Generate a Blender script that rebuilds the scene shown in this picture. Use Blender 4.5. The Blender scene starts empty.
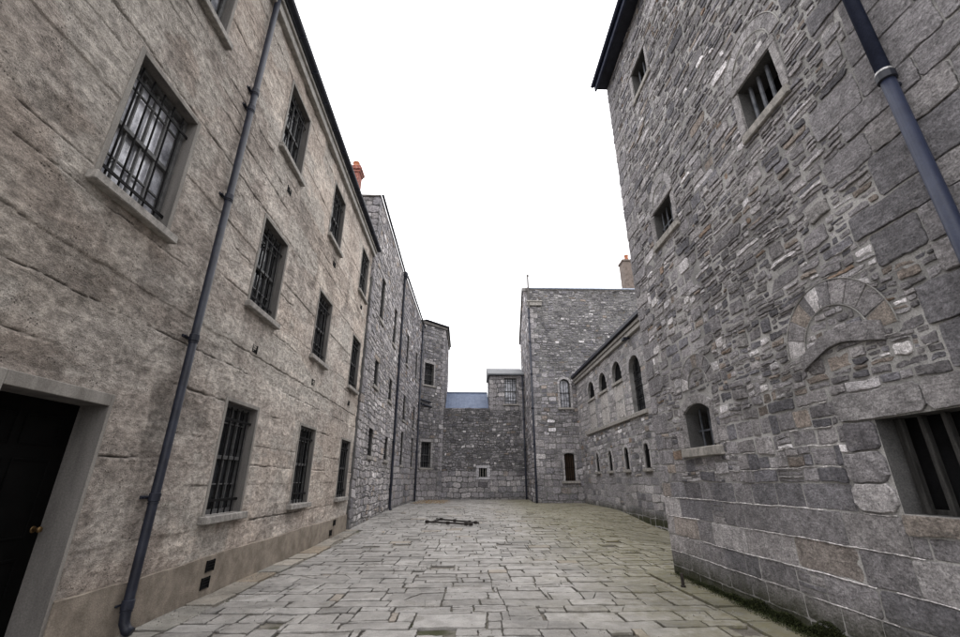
import bpy, math, random
import numpy as np
from mathutils import Vector, Matrix

scene = bpy.context.scene
col = bpy.context.collection
R = random.Random(11)
PI = math.pi

# ------------------------------------------------------------------ noise
_rt = np.random.RandomState(5).rand(65536)
def vnoise(x, y, seed=0):
    x = np.asarray(x, float); y = np.asarray(y, float)
    xi = np.floor(x).astype(np.int64); yi = np.floor(y).astype(np.int64)
    fx = x - xi; fy = y - yi
    fx = fx*fx*(3-2*fx); fy = fy*fy*(3-2*fy)
    def h(a, b): return _rt[((a*7349 + b*9151 + seed*3571) ^ (a*b*31 + 17)) & 65535]
    return (h(xi, yi)*(1-fx) + h(xi+1, yi)*fx)*(1-fy) + (h(xi, yi+1)*(1-fx) + h(xi+1, yi+1)*fx)*fy
def fbm(x, y, o=4, seed=0):
    t = 0; a = .5; n = 0
    for k in range(o):
        t = t + a*vnoise(x*2**k, y*2**k, seed+k); n += a; a *= .5
    return t/n
def sst(a, b, x):
    t = min(1, max(0, (x-a)/(b-a))); return t*t*(3-2*t)
def nst(a, b, x):
    t = np.clip((x-a)/(b-a), 0, 1); return t*t*(3-2*t)

def gz(x, y):                                     # height of the yard: rises gently to the far end, dips by the long wing
    rise = .2*sst(9.5, 27, y)
    dip = .33*sst(4.2, 7.4, x)*sst(10, 17, y)*(1-sst(18.5, 25, y))
    return rise - dip

# ------------------------------------------------------------------ materials
class NT:
    def __init__(s, name):
        s.m = bpy.data.materials.new(name); s.m.use_nodes = True
        s.t = s.m.node_tree; s.b = s.t.nodes['Principled BSDF']
        s.pos = s.n('ShaderNodeNewGeometry').outputs['Position']
    def n(s, typ, **kw):
        nd = s.t.nodes.new(typ)
        for k, v in kw.items(): setattr(nd, k, v)
        return nd
    def link(s, a, b): s.t.links.new(a, b)
    def inp(s, nd, key, v):
        if isinstance(v, bpy.types.NodeSocket): s.link(v, nd.inputs[key])
        else: nd.inputs[key].default_value = v
    def scaled(s, vec):
        nd = s.n('ShaderNodeMapping'); s.link(s.pos, nd.inputs['Vector']); nd.inputs['Scale'].default_value = vec
        return nd.outputs['Vector']
    def noise(s, scale, detail=4, rough=.55, vec=None, dist=0):
        nd = s.n('ShaderNodeTexNoise'); s.link(vec or s.pos, nd.inputs['Vector'])
        nd.inputs['Scale'].default_value = scale; nd.inputs['Detail'].default_value = detail
        nd.inputs['Roughness'].default_value = rough; nd.inputs['Distortion'].default_value = dist
        return nd.outputs['Fac']
    def vor(s, scale, feature='F1', vec=None):
        nd = s.n('ShaderNodeTexVoronoi', feature=feature); s.link(vec or s.pos, nd.inputs['Vector'])
        nd.inputs['Scale'].default_value = scale
        return nd.outputs['Distance']
    def ramp(s, fac, a, b, va=0., vb=1.):
        nd = s.n('ShaderNodeMapRange'); nd.interpolation_type = 'SMOOTHSTEP'
        s.inp(nd, 'Value', fac)
        for k, v in zip(('From Min', 'From Max', 'To Min', 'To Max'), (a, b, va, vb)): nd.inputs[k].default_value = v
        return nd.outputs['Result']
    def math(s, op, a, b=0.):
        nd = s.n('ShaderNodeMath', operation=op); s.inp(nd, 0, a); s.inp(nd, 1, b); return nd.outputs[0]
    def mix(s, fac, a, b, mode='MIX'):
        nd = s.n('ShaderNodeMix', data_type='RGBA', blend_type=mode)
        def c(v): return v if isinstance(v, bpy.types.NodeSocket) else (*v, 1) if len(v) == 3 else v
        s.inp(nd, 0, fac); s.inp(nd, 6, c(a)); s.inp(nd, 7, c(b)); return nd.outputs[2]
    def mul(s, colr, val):
        nd = s.n('ShaderNodeVectorMath', operation='SCALE'); s.inp(nd, 0, colr); s.inp(nd, 'Scale', val); return nd.outputs[0]
    def bump(s, h, strength=.6, dist=.02, prev=None):
        nd = s.n('ShaderNodeBump'); s.link(h, nd.inputs['Height'])
        nd.inputs['Strength'].default_value = strength; nd.inputs['Distance'].default_value = dist
        if prev: s.link(prev, nd.inputs['Normal'])
        return nd.outputs['Normal']
    def attr(s, name='tint'):
        return s.n('ShaderNodeAttribute', attribute_name=name).outputs['Color']
    def done(s, base, rough=.9, normal=None, spec=.25, metal=0.):
        s.inp(s.b, 'Base Color', base if isinstance(base, bpy.types.NodeSocket) else (*base, 1))
        s.inp(s.b, 'Roughness', rough); s.b.inputs['Specular IOR Level'].default_value = spec
        s.b.inputs['Metallic'].default_value = metal
        if normal: s.link(normal, s.b.inputs['Normal'])
        return s.m

def mat_stone(name, moss_top=.35, moss=.6, grain=1.0):
    t = NT(name)
    c = t.attr()
    fine = t.noise(55*grain, 8, .7); mid = t.noise(9, 6, .65); big = t.noise(.55, 4, .6)
    lay = t.noise(16*grain, 7, .7, t.scaled((1, 1, 2.6)))
    c = t.mul(c, t.ramp(fine, .3, .7, .66, 1.34))
    c = t.mul(c, t.ramp(mid, .3, .7, .72, 1.28))
    c = t.mul(c, t.ramp(lay, .32, .68, .72, 1.3))
    c = t.mul(c, t.ramp(big, .3, .7, .8, 1.2))
    c = t.mul(c, 1.06)
    # pale lichen and lime smears, dark pits
    li = t.math('MULTIPLY', t.ramp(t.noise(5.3, 7, .72), .6, .72), t.ramp(t.noise(38, 5, .7), .42, .6))
    c = t.mix(t.math('MULTIPLY', li, .7), c, (.42, .415, .40))
    sm = t.math('MULTIPLY', t.ramp(t.noise(3.1, 6, .7, t.scaled((1, 1, 3.5))), .57, .68), t.ramp(fine, .35, .6))
    c = t.mix(t.math('MULTIPLY', sm, .5), c, (.33, .325, .31))
    dk = t.ramp(t.noise(24, 7, .72), .55, .68)
    c = t.mix(t.math('MULTIPLY', dk, .62), c, (.04, .039, .04))
    st = t.ramp(t.noise(2.2, 5, .6, t.scaled((1, 1, .18))), .55, .75)
    c = t.mix(t.math('MULTIPLY', st, .35), c, (.06, .058, .056))
    c = t.mix(1., c, (.995, .965, .995), 'MULTIPLY')
    # damp moss low down
    z = t.n('ShaderNodeSeparateXYZ'); t.link(t.pos, z.inputs[0])
    hz = t.math('ADD', z.outputs[2], t.math('MULTIPLY', t.math('SUBTRACT', t.noise(4, 6, .7), .5), -.55))
    mo = t.math('MULTIPLY', t.ramp(hz, moss_top, -.02), moss)
    c = t.mix(mo, c, t.mix(t.noise(30, 4), (.022, .024, .014), (.06, .062, .03)))
    nb = t.bump(t.noise(130*grain, 6, .75), .5, .006)
    nb = t.bump(t.noise(26*grain, 4, .6), .9, .03, nb)
    nb = t.bump(mid, .7, .045, nb)
    nb = t.bump(lay, .9, .032, nb)
    nb = t.bump(fine, .9, .016, nb)
    return t.done(c, .92, nb, .2)

def mat_mortar(name, lightness=1.0):
    t = NT(name)
    c = t.attr()
    patch = t.ramp(t.noise(1.3, 5, .6), .35, .65)
    c = t.mix(patch, t.mul(c, .5), c)
    c = t.mul(c, t.ramp(t.noise(60, 5, .7), .3, .7, .7, 1.25))
    c = t.mul(c, lightness)
    return t.done(c, .95, t.bump(t.noise(70, 5, .7), .7, .012), .15)

def mat_concrete():
    t = NT('lift_cast_concrete')
    c = t.attr()
    fine = t.noise(70, 8, .72); mid = t.noise(8, 7, .68)
    lay = t.noise(13, 7, .68, t.scaled((.8, .8, 1.3)))
    c = t.mul(c, t.ramp(fine, .3, .7, .72, 1.28))
    c = t.mul(c, t.ramp(mid, .3, .7, .74, 1.25))
    c = t.mul(c, t.ramp(lay, .3, .7, .74, 1.26))
    band = t.noise(5, 4, .6, t.scaled((.12, .12, 2.2)))
    c = t.mul(c, t.ramp(band, .3, .7, .90, 1.1))
    pit = t.vor(26, vec=None)
    pits = t.math('MULTIPLY', t.ramp(pit, .30, .12), t.ramp(t.noise(4.2, 5, .65), .5, .64))
    pit2 = t.math('MULTIPLY', t.ramp(t.vor(75), .34, .15), t.ramp(t.noise(1.7, 5, .65), .42, .62))
    pits = t.math('MAXIMUM', pits, t.math('MULTIPLY', pit2, .8))
    c = t.mix(t.math('MULTIPLY', pits, .8), c, (.035, .03, .027))
    peb = t.math('MULTIPLY', t.ramp(t.vor(48), .3, .12), t.ramp(t.noise(2.1, 4), .5, .62))
    c = t.mix(t.math('MULTIPLY', peb, .35), c, (.36, .33, .30))
    h = t.math('SUBTRACT', t.math('MULTIPLY', mid, .8), pits)
    nb = t.bump(t.noise(150, 5, .75), .5, .005)
    nb = t.bump(fine, .8, .012, nb)
    nb = t.bump(lay, .95, .045, nb)
    nb = t.bump(h, .7, .02, nb)
    return t.done(c, .93, nb, .15)

def mat_noisy(name, a, b, scale=6, rough=.8, bump=.3, dist=.01, spec=.3, metal=0., streak=False, fine=60):
    t = NT(name)
    n1 = t.noise(scale, 6, .65, t.scaled((1, 1, .15)) if streak else None)
    c = t.mix(t.ramp(n1, .3, .7), a, b)
    f = t.noise(fine, 5, .7)
    c = t.mul(c, t.ramp(f, .3, .7, .82, 1.18))
    return t.done(c, rough, t.bump(f, bump, dist), spec, metal)

def mat_glass():
    t = NT('dark_window_glass')
    c = t.mix(t.ramp(t.noise(2.5, 4), .35, .65), (.006, .007, .009), (.03, .032, .036))
    r = t.ramp(t.noise(9, 5), .3, .7, .04, .22)
    nb = t.bump(t.noise(3.5, 2), .15, .03)
    t.b.inputs['IOR'].default_value = 1.6
    return t.done(c, r, nb, .8)

def mat_slate(name, a, b, rowscale=4.0):
    t = NT(name)
    br = t.n('ShaderNodeTexBrick'); t.link(t.scaled((1, 1, 1)), br.inputs['Vector'])
    br.inputs['Scale'].default_value = rowscale
    c = t.mix(t.ramp(t.noise(3, 5), .3, .7), a, b)
    c = t.mul(c, t.ramp(t.noise(22, 4), .3, .7, .75, 1.25))
    return t.done(c, .6, t.bump(t.noise(12, 5), .4, .02), .4)

def mat_brick():
    t = NT('red_chimney_brick')
    mp = t.n('ShaderNodeMapping'); t.link(t.pos, mp.inputs['Vector']); mp.inputs['Rotation'].default_value = (PI/2, 0, .4)
    br = t.n('ShaderNodeTexBrick'); t.link(mp.outputs[0], br.inputs['Vector'])
    br.inputs['Color1'].default_value = (.30, .085, .06, 1); br.inputs['Color2'].default_value = (.21, .06, .045, 1)
    br.inputs['Mortar'].default_value = (.26, .2, .17, 1); br.inputs['Scale'].default_value = 4
    br.inputs['Brick Width'].default_value = .9; br.inputs['Row Height'].default_value = .32; br.inputs['Mortar Size'].default_value = .03
    c = t.mul(br.outputs[0], t.ramp(t.noise(14, 5), .3, .7, .65, 1.3))
    return t.done(c, .9, t.bump(t.noise(30, 5), .5, .02), .2)

def mat_flags():
    t = NT('worn_flagstone')
    c = t.attr()
    c = t.mul(c, t.ramp(t.noise(75, 7, .72), .25, .75, .68, 1.16))
    c = t.mul(c, t.ramp(t.noise(5, 6, .65), .3, .7, .82, 1.17))
    spot = t.math('MULTIPLY', t.ramp(t.vor(22), .16, .06), t.ramp(t.noise(2.7, 3), .48, .6))
    dg = t.math('MULTIPLY', t.ramp(t.noise(1.9, 7, .72), .54, .64), t.ramp(t.noise(60, 4, .8), .35, .6))
    c = t.mix(t.math('MULTIPLY', dg, .7), c, (.085, .074, .058))
    wear = t.ramp(t.noise(.9, 6, .68), .42, .66)
    c = t.mul(c, t.math('SUBTRACT', 1.06, t.math('MULTIPLY', wear, .20)))
    c = t.mix(t.math('MULTIPLY', spot, .7), c, (.05, .047, .042))
    # damp green film along the right hand walls and far corner
    x = t.n('ShaderNodeSeparateXYZ'); t.link(t.pos, x.inputs[0])
    n1 = t.noise(.8, 6, .65)
    g = t.math('ADD', x.outputs[0], t.math('MULTIPLY', t.math('SUBTRACT', n1, .5), 4.5))
    gf = t.math('MULTIPLY', t.ramp(g, .4, 4.2), t.ramp(t.noise(6, 6, .7), .25, .62, .25, 1.))
    c = t.mix(t.math('MULTIPLY', gf, .82), c, t.mix(t.noise(9, 4), (.070, .064, .028), (.165, .148, .078)))
    damp = t.ramp(t.noise(.45, 5, .6), .52, .66)
    c = t.mul(c, t.math('SUBTRACT', 1., t.math('MULTIPLY', damp, .22)))
    nb = t.bump(t.noise(110, 5, .7), .4, .005)
    nb = t.bump(t.noise(7, 6, .65), .5, .025, nb)
    rough = t.ramp(t.noise(3, 4), .3, .7, .55, .9)
    return t.done(c, rough, nb, .3)

def mat_dirt():
    t = NT('grit_and_earth')
    c = t.mix(t.ramp(t.noise(3.5, 6, .7), .35, .65), (.125, .114, .097), (.26, .24, .21))
    c = t.mix(t.math('MULTIPLY', t.ramp(t.noise(1.1, 5), .5, .66), .8), c, (.045, .052, .02))
    c = t.mul(c, t.ramp(t.noise(140, 4, .8), .3, .7, .55, 1.5))
    return t.done(c, .97, t.bump(t.noise(120, 4, .8), 1, .02), .1)

M = {}
M['stone'] = mat_stone('grey_limestone_rubble')
M['stone_mossy'] = mat_stone('grey_limestone_rubble_damp', .60, 1.0)
M['stone_far'] = mat_stone('grey_limestone_far', .55, .45, .5)
M['mortar'] = mat_mortar('lime_mortar')
M['concrete'] = mat_concrete()
M['cement'] = mat_noisy('smooth_cement_render', (.15, .138, .125), (.25, .235, .215), 5, .85, .5, .006, .25, 0, True)
M['cement_dark'] = mat_noisy('grimy_cement_reveal', (.085, .08, .076), (.16, .15, .142), 4, .85, .4, .005, .25, 0, True)
M['plinth'] = mat_noisy('damp_cement_plinth', (.16, .135, .11), (.285, .245, .203), 3.5, .9, .9, .012, .15)
M['sill'] = mat_noisy('weathered_stone_sill', (.16, .15, .14), (.34, .32, .295), 9, .85, .6, .008, .25)
M['iron'] = mat_noisy('black_painted_iron', (.003, .003, .0035), (.008, .0075, .008), 12, .7, .3, .003, .1)
M['bar_grey'] = mat_noisy('grey_painted_sheen_bar', (.045, .05, .06), (.11, .115, .13), 9, .6, .4, .004, .3)  # iron bars, lighter blue-grey painted in for reflected sky
M['pipe'] = mat_noisy('black_cast_iron_pipe', (.009, .010, .016), (.020, .023, .036), 5, .5, .25, .004, .28)
M['pipe_blue'] = mat_noisy('blue_black_pipe', (.013, .017, .036), (.021, .027, .052), 5, .5, .2, .003, .22)
M['pipe_band'] = mat_noisy('bare_metal_band', (.25, .25, .26), (.5, .5, .5), 20, .45, .2, .003, .5, .4)
M['wood'] = mat_noisy('grey_painted_sash', (.055, .055, .056), (.11, .11, .11), 9, .55, .3, .003, .35)
M['door'] = mat_noisy('black_painted_door', (.0012, .0012, .0013), (.003, .0029, .0028), 4, .7, .25, .003, .06)
M['brass'] = mat_noisy('tarnished_brass', (.09, .055, .025), (.18, .115, .05), 40, .45, .1, .002, .4, .8)
M['timber'] = mat_noisy('weathered_timber', (.014, .0135, .013), (.05, .048, .046), 14, .85, .8, .006, .2, 0, True)
M['boards'] = mat_noisy('brown_boarding', (.020, .013, .009), (.055, .032, .018), 14, .8, .5, .005, .2, 0, True)
M['glass'] = mat_glass(); M['glass_sky_paint'] = mat_noisy('painted_sky_reflection_glass', (.13, .135, .155), (.74, .75, .82), 2.3, .12, .1, .01, .7)  # pale noisy colour painted on the panes for reflected sky
M['void'] = mat_noisy('dark_interior', (.004, .004, .004), (.010, .010, .011), 2, .95, .1, .002, .05)
M['slate'] = mat_slate('roof_slate', (.045, .048, .056), (.085, .09, .10))
M['slate_blue'] = mat_slate('blue_roof_slate', (.06, .085, .15), (.10, .13, .20))
M['lead'] = mat_noisy('lead_flashing', (.22, .26, .34), (.40, .45, .55), 4, .5, .2, .004, .4)
M['fascia'] = mat_noisy('pale_painted_eave_board', (.20, .19, .175), (.34, .32, .295), 6, .7, .3, .004, .3)
M['brick'] = mat_brick(); M['chimney_stone'] = mat_noisy('brown_chimney_stone', (.10, .08, .07), (.2, .165, .145), 3.5, .9, .8, .02, .2)
M['terracotta'] = mat_noisy('terracotta_pot', (.28, .10, .055), (.42, .17, .09), 8, .8, .4, .005, .25)
M['flags'] = mat_flags()
M['dirt'] = mat_dirt()
M['rust'] = mat_noisy('dark_rusty_iron', (.008, .007, .007), (.03, .022, .018), 20, .7, .5, .004, .35)
M['moss'] = mat_noisy('dark_moss', (.014, .017, .008), (.036, .042, .016), 14, .95, .8, .01, .1)
M['leaf'] = mat_noisy('fallen_leaf', (.16, .095, .035), (.34, .22, .08), 9, .8, .3, .003, .2)
M['bird'] = mat_noisy('bird_plumage', (.10, .10, .11), (.22, .22, .23), 9, .8, .3, .003, .2)
M['grit'] = mat_noisy('loose_grit', (.10, .095, .085), (.34, .32, .29), 11, .9, .5, .004, .2)

# ------------------------------------------------------------------ mesh builder
class MB:
    def __init__(s): s.v = []; s.f = []; s.c = []
    def vert(s, p, c=(.2, .2, .2)):
        s.v.append((p[0], p[1], p[2])); s.c.append(c); return len(s.v)-1
    def poly(s, pts, c=(.2, .2, .2)):
        s.f.append([s.vert(p, c) for p in pts])
    def box(s, x0, x1, y0, y1, z0, z1, c=(.2, .2, .2), bev=0., f=None):
        """axis box, chamfered when bev>0; f maps local (x,y,z) to a point"""
        f = f or (lambda x, y, z: (x, y, z))
        X = (x0, x1); Y = (y0, y1); Z = (z0, z1)
        if bev <= 0:
            i = [s.vert(f(X[a], Y[b], Z[d]), c) for d in (0, 1) for b in (0, 1) for a in (0, 1)]
            for q in ((0, 2, 3, 1), (4, 5, 7, 6), (0, 1, 5, 4), (1, 3, 7, 5), (3, 2, 6, 7), (2, 0, 4, 6)): s.f.append([i[k] for k in q])
            return
        b = min(bev, (x1-x0)*.45, (y1-y0)*.45, (z1-z0)*.45)
        idx = {}
        for sx in (0, 1):
            for sy in (0, 1):
                for sz in (0, 1):
                    px, py, pz = X[sx], Y[sy], Z[sz]
                    qx, qy, qz = px+(b if sx == 0 else -b), py+(b if sy == 0 else -b), pz+(b if sz == 0 else -b)
                    idx[sx, sy, sz, 0] = s.vert(f(px, qy, qz), c); idx[sx, sy, sz, 1] = s.vert(f(qx, py, qz), c); idx[sx, sy, sz, 2] = s.vert(f(qx, qy, pz), c)
        def q(l): s.f.append([idx[k] for k in l])
        q([(0,0,0,0),(0,0,1,0),(0,1,1,0),(0,1,0,0)]); q([(1,0,0,0),(1,1,0,0),(1,1,1,0),(1,0,1,0)])
        q([(0,0,0,1),(1,0,0,1),(1,0,1,1),(0,0,1,1)]); q([(0,1,0,1),(0,1,1,1),(1,1,1,1),(1,1,0,1)])
        q([(0,0,0,2),(0,1,0,2),(1,1,0,2),(1,0,0,2)]); q([(0,0,1,2),(1,0,1,2),(1,1,1,2),(0,1,1,2)])
        for a in (0, 1):
            for d in (0, 1):
                q([(a,d,0,0),(a,d,1,0),(a,d,1,1),(a,d,0,1)]); q([(a,0,d,0),(a,1,d,0),(a,1,d,2),(a,0,d,2)]); q([(0,a,d,1),(1,a,d,1),(1,a,d,2),(0,a,d,2)])
        for a in (0, 1):
            for d in (0, 1):
                for e in (0, 1): q([(a,d,e,0),(a,d,e,1),(a,d,e,2)])
    def tube(s, pts, r, n=10, c=(.2, .2, .2), caps=True):
        pts = [Vector(p) for p in pts]; rings = []
        for i, p in enumerate(pts):
            t = (pts[min(i+1, len(pts)-1)]-pts[max(i-1, 0)]).normalized()
            a = t.orthogonal().normalized() if i == 0 else (a - t*a.dot(t)).normalized()
            b = t.cross(a); rr = r[i] if isinstance(r, (list, tuple)) else r
            rings.append([s.vert(p+(a*math.cos(2*PI*k/n)+b*math.sin(2*PI*k/n))*rr, c) for k in range(n)])
        for A, B in zip(rings, rings[1:]):
            for k in range(n): s.f.append([A[k], A[(k+1) % n], B[(k+1) % n], B[k]])
        if caps: s.f.append(rings[0][::-1]); s.f.append(rings[-1][:])
    def build(s, name, mat, parent=None, smooth=False, loc=(0, 0, 0), local=False, link=True):
        me = bpy.data.meshes.new(name)
        off = Vector(loc)
        if parent is not None and not local: off = off + Vector(parent.location)
        v = np.array(s.v, dtype=np.float64)
        if not local: v = v - np.array(off)
        me.from_pydata(v.tolist(), [], s.f)
        at = me.color_attributes.new('tint', 'FLOAT_COLOR', 'POINT')
        cc = np.ones((len(s.v), 4), np.float32); cc[:, :3] = np.array(s.c, np.float32)
        at.data.foreach_set('color', cc.ravel())
        me.materials.append(mat)
        if smooth:
            me.polygons.foreach_set('use_smooth', [True]*len(me.polygons))
        me.update()
        o = bpy.data.objects.new(name, me)
        if link: col.objects.link(o)
        o.location = loc
        if parent is not None: o.parent = parent
        return o

def fixn(o):
    import bmesh
    bm = bmesh.new(); bm.from_mesh(o.data); bmesh.ops.recalc_face_normals(bm, faces=bm.faces[:]); bm.to_mesh(o.data); bm.free()
    return o
def thing(name, loc, label, cat, group=None):
    o = bpy.data.objects.new(name, None); col.objects.link(o); o.location = loc; o.empty_display_size = .3
    o['label'] = label; o['category'] = cat
    if group: o['group'] = group
    return o
def tag(o, label, cat, group=None, kind=None):
    if label: o['label'] = label
    if cat: o['category'] = cat
    if group: o['group'] = group
    if kind: o['kind'] = kind
    return o

class Fr:
    """vertical wall plane from P0 to P1 with outward normal to the right of travel"""
    def __init__(s, P0, P1, up=None, n=None):
        s.O = Vector((P0[0], P0[1], P0[2] if len(P0) > 2 else 0)); e = Vector((P1[0]-P0[0], P1[1]-P0[1], 0)); s.L = e.length
        s.d = e.normalized(); s.u = Vector((0, 0, 1)) if up is None else Vector(up)
        s.n = Vector((s.d.y, -s.d.x, 0)) if n is None else Vector(n)
    def p(s, a, z, h=0.): return s.O + s.d*a + s.u*z + s.n*h
    def rot(s): return math.atan2(-s.n.x, s.n.y)
    def f(s): return lambda x, y, z: s.p(x, z, y)

# ------------------------------------------------------------------ masonry
def jit(c, k, R=R):
    m = R.uniform(1-k, 1+k); return (c[0]*m, c[1]*m, c[2]*m)
def pal(weights, k=.25):
    tot = sum(w for w, _ in weights)
    def f(R):
        x = R.uniform(0, tot)
        for w, c in weights:
            x -= w
            if x <= 0: return jit(c, k, R)
        return weights[-1][1]
    return f
P_RUB = pal([(10, (.215, .210, .212)), (6, (.275, .267, .263)), (4, (.150, .150, .160)), (1.5, (.245, .215, .185)), (.35, (.215, .165, .125)), (2.6, (.39, .384, .384)), (1.0, (.58, .572, .565))], .33)
P_ASH = pal([(10, (.232, .227, .228)), (5, (.285, .277, .270)), (3, (.175, .174, .180)), (.35, (.255, .232, .208)), (1.3, (.36, .352, .345)), (.5, (.115, .112, .116))], .16)
P_DRK = pal([(10, (.175, .172, .177)), (6, (.23, .224, .223)), (5, (.118, .117, .125)), (.8, (.20, .172, .145)), (1.6, (.40, .394, .388))], .30)
P_LGT = pal([(10, (.270, .262, .256)), (6, (.325, .314, .302)), (4, (.195, .193, .197)), (1.2, (.29, .255, .215)), (1.4, (.46, .45, .435))], .2)
P_BLK = pal([(10, (.235, .231, .233)), (5, (.285, .278, .273)), (3, (.185, .184, .190)), (.4, (.265, .238, .21))], .13)
class Mason:
    def __init__(s, mb, fr, seed, warp=.02, wl=1.0):
        s.mb = mb; s.fr = fr; s.R = random.Random(seed); s.warp = warp
        q = random.Random(seed+99); s.ph = [q.uniform(0, 6.28) for _ in range(8)]; s.k = 1/wl
        s.holes = []; s.circ = []; s.fixed = []; s.bev = (.005, .012); s.rag = 1.0; s.tilt = 1.0; s.cutr = (.08, .24); s.endk = .5
    def w(s, a, z):
        if s.warp == 0: return a, z
        k = s.k; p = s.ph
        fade = 1.
        for (x0, x1, y0, y1) in s.fixed:
            dx = max(x0-a, 0, a-x1); dz = max(y0-z, 0, z-y1); fade = min(fade, math.hypot(dx, dz)/.22)
        m = s.warp*min(1, fade)
        da = m*.8*(math.sin(2.7*k*a+1.9*k*z+p[0])+.7*math.sin(6.1*k*z-3.2*k*a+p[1])+.4*math.sin(13*k*a+8*k*z+p[2]))
        dz = m*(math.sin(2.1*k*a-1.3*k*z+p[3])+.7*math.sin(5.3*k*a+3.1*k*z+p[4])+.5*math.sin(11.7*k*a-6*k*z+p[5])+.25*math.sin(23*k*a+p[6])) + s.rag*.0022*math.sin(61*a+17*z+p[7])
        da += s.rag*.002*math.sin(57*z-23*a+p[4])
        return a+da, z+dz
    def stone(s, cell, gap, depth, c, detail=1, skew=.12, base=-.03, rough=.004, poly=None, pin=False):
        R = s.R
        if poly is None:
            a0, a1, z0, z1 = cell
            a0 += gap; a1 -= gap; z0 += gap; z1 -= gap
            W = a1-a0; H = z1-z0
            if W < .015 or H < .012: return
            kx = min(.10, skew*W*s.endk); kz = min(.035, skew*H)
            def r(k): return R.uniform(0, k)
            cs = [(a0+r(kx), z0+r(kz)), (a1-r(kx), z0+r(kz)), (a1-r(kx), z1-r(kz)), (a0+r(kx), z1-r(kz))]
            cut = min(W, H)*R.uniform(*s.cutr)
            P = []
            for i in range(4):
                A = cs[i]; B = cs[(i+1) % 4]
                L = math.hypot(B[0]-A[0], B[1]-A[1]); t = min(.4, cut/L)
                n = 1 if detail == 0 else max(1, min(9, int(L/.05)))
                if detail == 0 and L > .5: n = 2
                for k in range(n+1):
                    u = t+(1-2*t)*k/n
                    P.append((A[0]+(B[0]-A[0])*u + (R.uniform(-rough, rough) if 0 < k < n else 0), A[1]+(B[1]-A[1])*u+(R.uniform(-rough, rough) if 0 < k < n else 0)))
        else: P = poly
        Q = [p if pin else s.w(*p) for p in P]
        for (cx, cz, rr, zmin) in s.circ:
            Q2 = []; mz_ = sum(q[1] for q in Q)/len(Q)
            for (a, z) in Q:
                if mz_ < zmin+.03 and abs(a-cx) < rr+.02:
                    Q2.append((a, min(z, zmin-.003))); continue
                d = math.hypot(a-cx, z-cz)
                if z > zmin-.01 and d < rr:
                    d = max(d, 1e-4); a = cx+(a-cx)/d*rr; z = cz+(z-cz)/d*rr
                Q2.append((a, z))
            Q = Q2
        mb, fr = s.mb, s.fr
        n = len(Q); ca = sum(q[0] for q in Q)/n; cz = sum(q[1] for q in Q)/n
        tx = R.uniform(-.02, .02)*s.tilt; tz = R.uniform(-.04, .03)*s.tilt
        def dep(a, z): return depth + max(-.02, min(.02, tx*(a-ca)+tz*(z-cz)))
        dk = (c[0]*.6, c[1]*.6, c[2]*.6)
        r0 = [mb.vert(fr.p(a, z, base), dk) for a, z in Q]
        bv = R.uniform(*s.bev) if detail else s.bev[1]
        def inset(f, q):
            a, z = q; d = math.hypot(a-ca, z-cz); m = min(.45, f/max(d, 1e-4)); return a+(ca-a)*m, z+(cz-z)*m
        r1 = [mb.vert(fr.p(a, z, dep(a, z)-bv*.9), c) for a, z in Q]
        I = [inset(bv, q) for q in Q]
        r2 = [mb.vert(fr.p(a, z, dep(a, z)+(R.uniform(-.003, .003) if detail else 0)), c) for a, z in I]
        F = mb.f
        for A, B in ((r0, r1), (r1, r2)):
            for k in range(n):
                k2 = (k+1) % n; F.append([A[k], A[k2], B[k2], B[k]])
        if detail >= 2:
            J = [(a+(ca-a)*.35+R.uniform(-.008, .008), z+(cz-z)*.35+R.uniform(-.005, .005)) for a, z in I]
            r3 = [mb.vert(fr.p(a, z, dep(a, z)+R.uniform(.000, .0035)), c) for a, z in J]
            for k in range(n):
                k2 = (k+1) % n; F.append([r2[k], r2[k2], r3[k2], r3[k]])
            r2 = r3
        if detail:
            m = mb.vert(fr.p(ca, cz, depth+.0018), c)
            for k in range(n): F.append([r2[k], r2[(k+1) % n], m])
        else: F.append(r2)
    def cut(s, cell):
        out = [cell]
        for (x0, x1, y0, y1) in s.holes:
            nx = []
            for (a0, a1, z0, z1) in out:
                if a1 <= x0 or a0 >= x1 or z1 <= y0 or z0 >= y1: nx.append((a0, a1, z0, z1)); continue
                if a0 < x0: nx.append((a0, x0, z0, z1))
                if a1 > x1: nx.append((x1, a1, z0, z1))
                m0, m1 = max(a0, x0), min(a1, x1)
                if z0 < y0: nx.append((m0, m1, z0, y0))
                if z1 > y1: nx.append((m0, m1, y1, z1))
            out = nx
        res = []
        for c in out:
            if c[1]-c[0] < .045 or c[3]-c[2] < .03: continue
            mx, mz = (c[0]+c[1])/2, (c[2]+c[3])/2
            if any(z0 < mz+.0 and math.hypot(mx-cx, mz-cz) < rr-.015 for (cx, cz, rr, z0) in s.circ): continue
            res.append(c)
        return res
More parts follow.
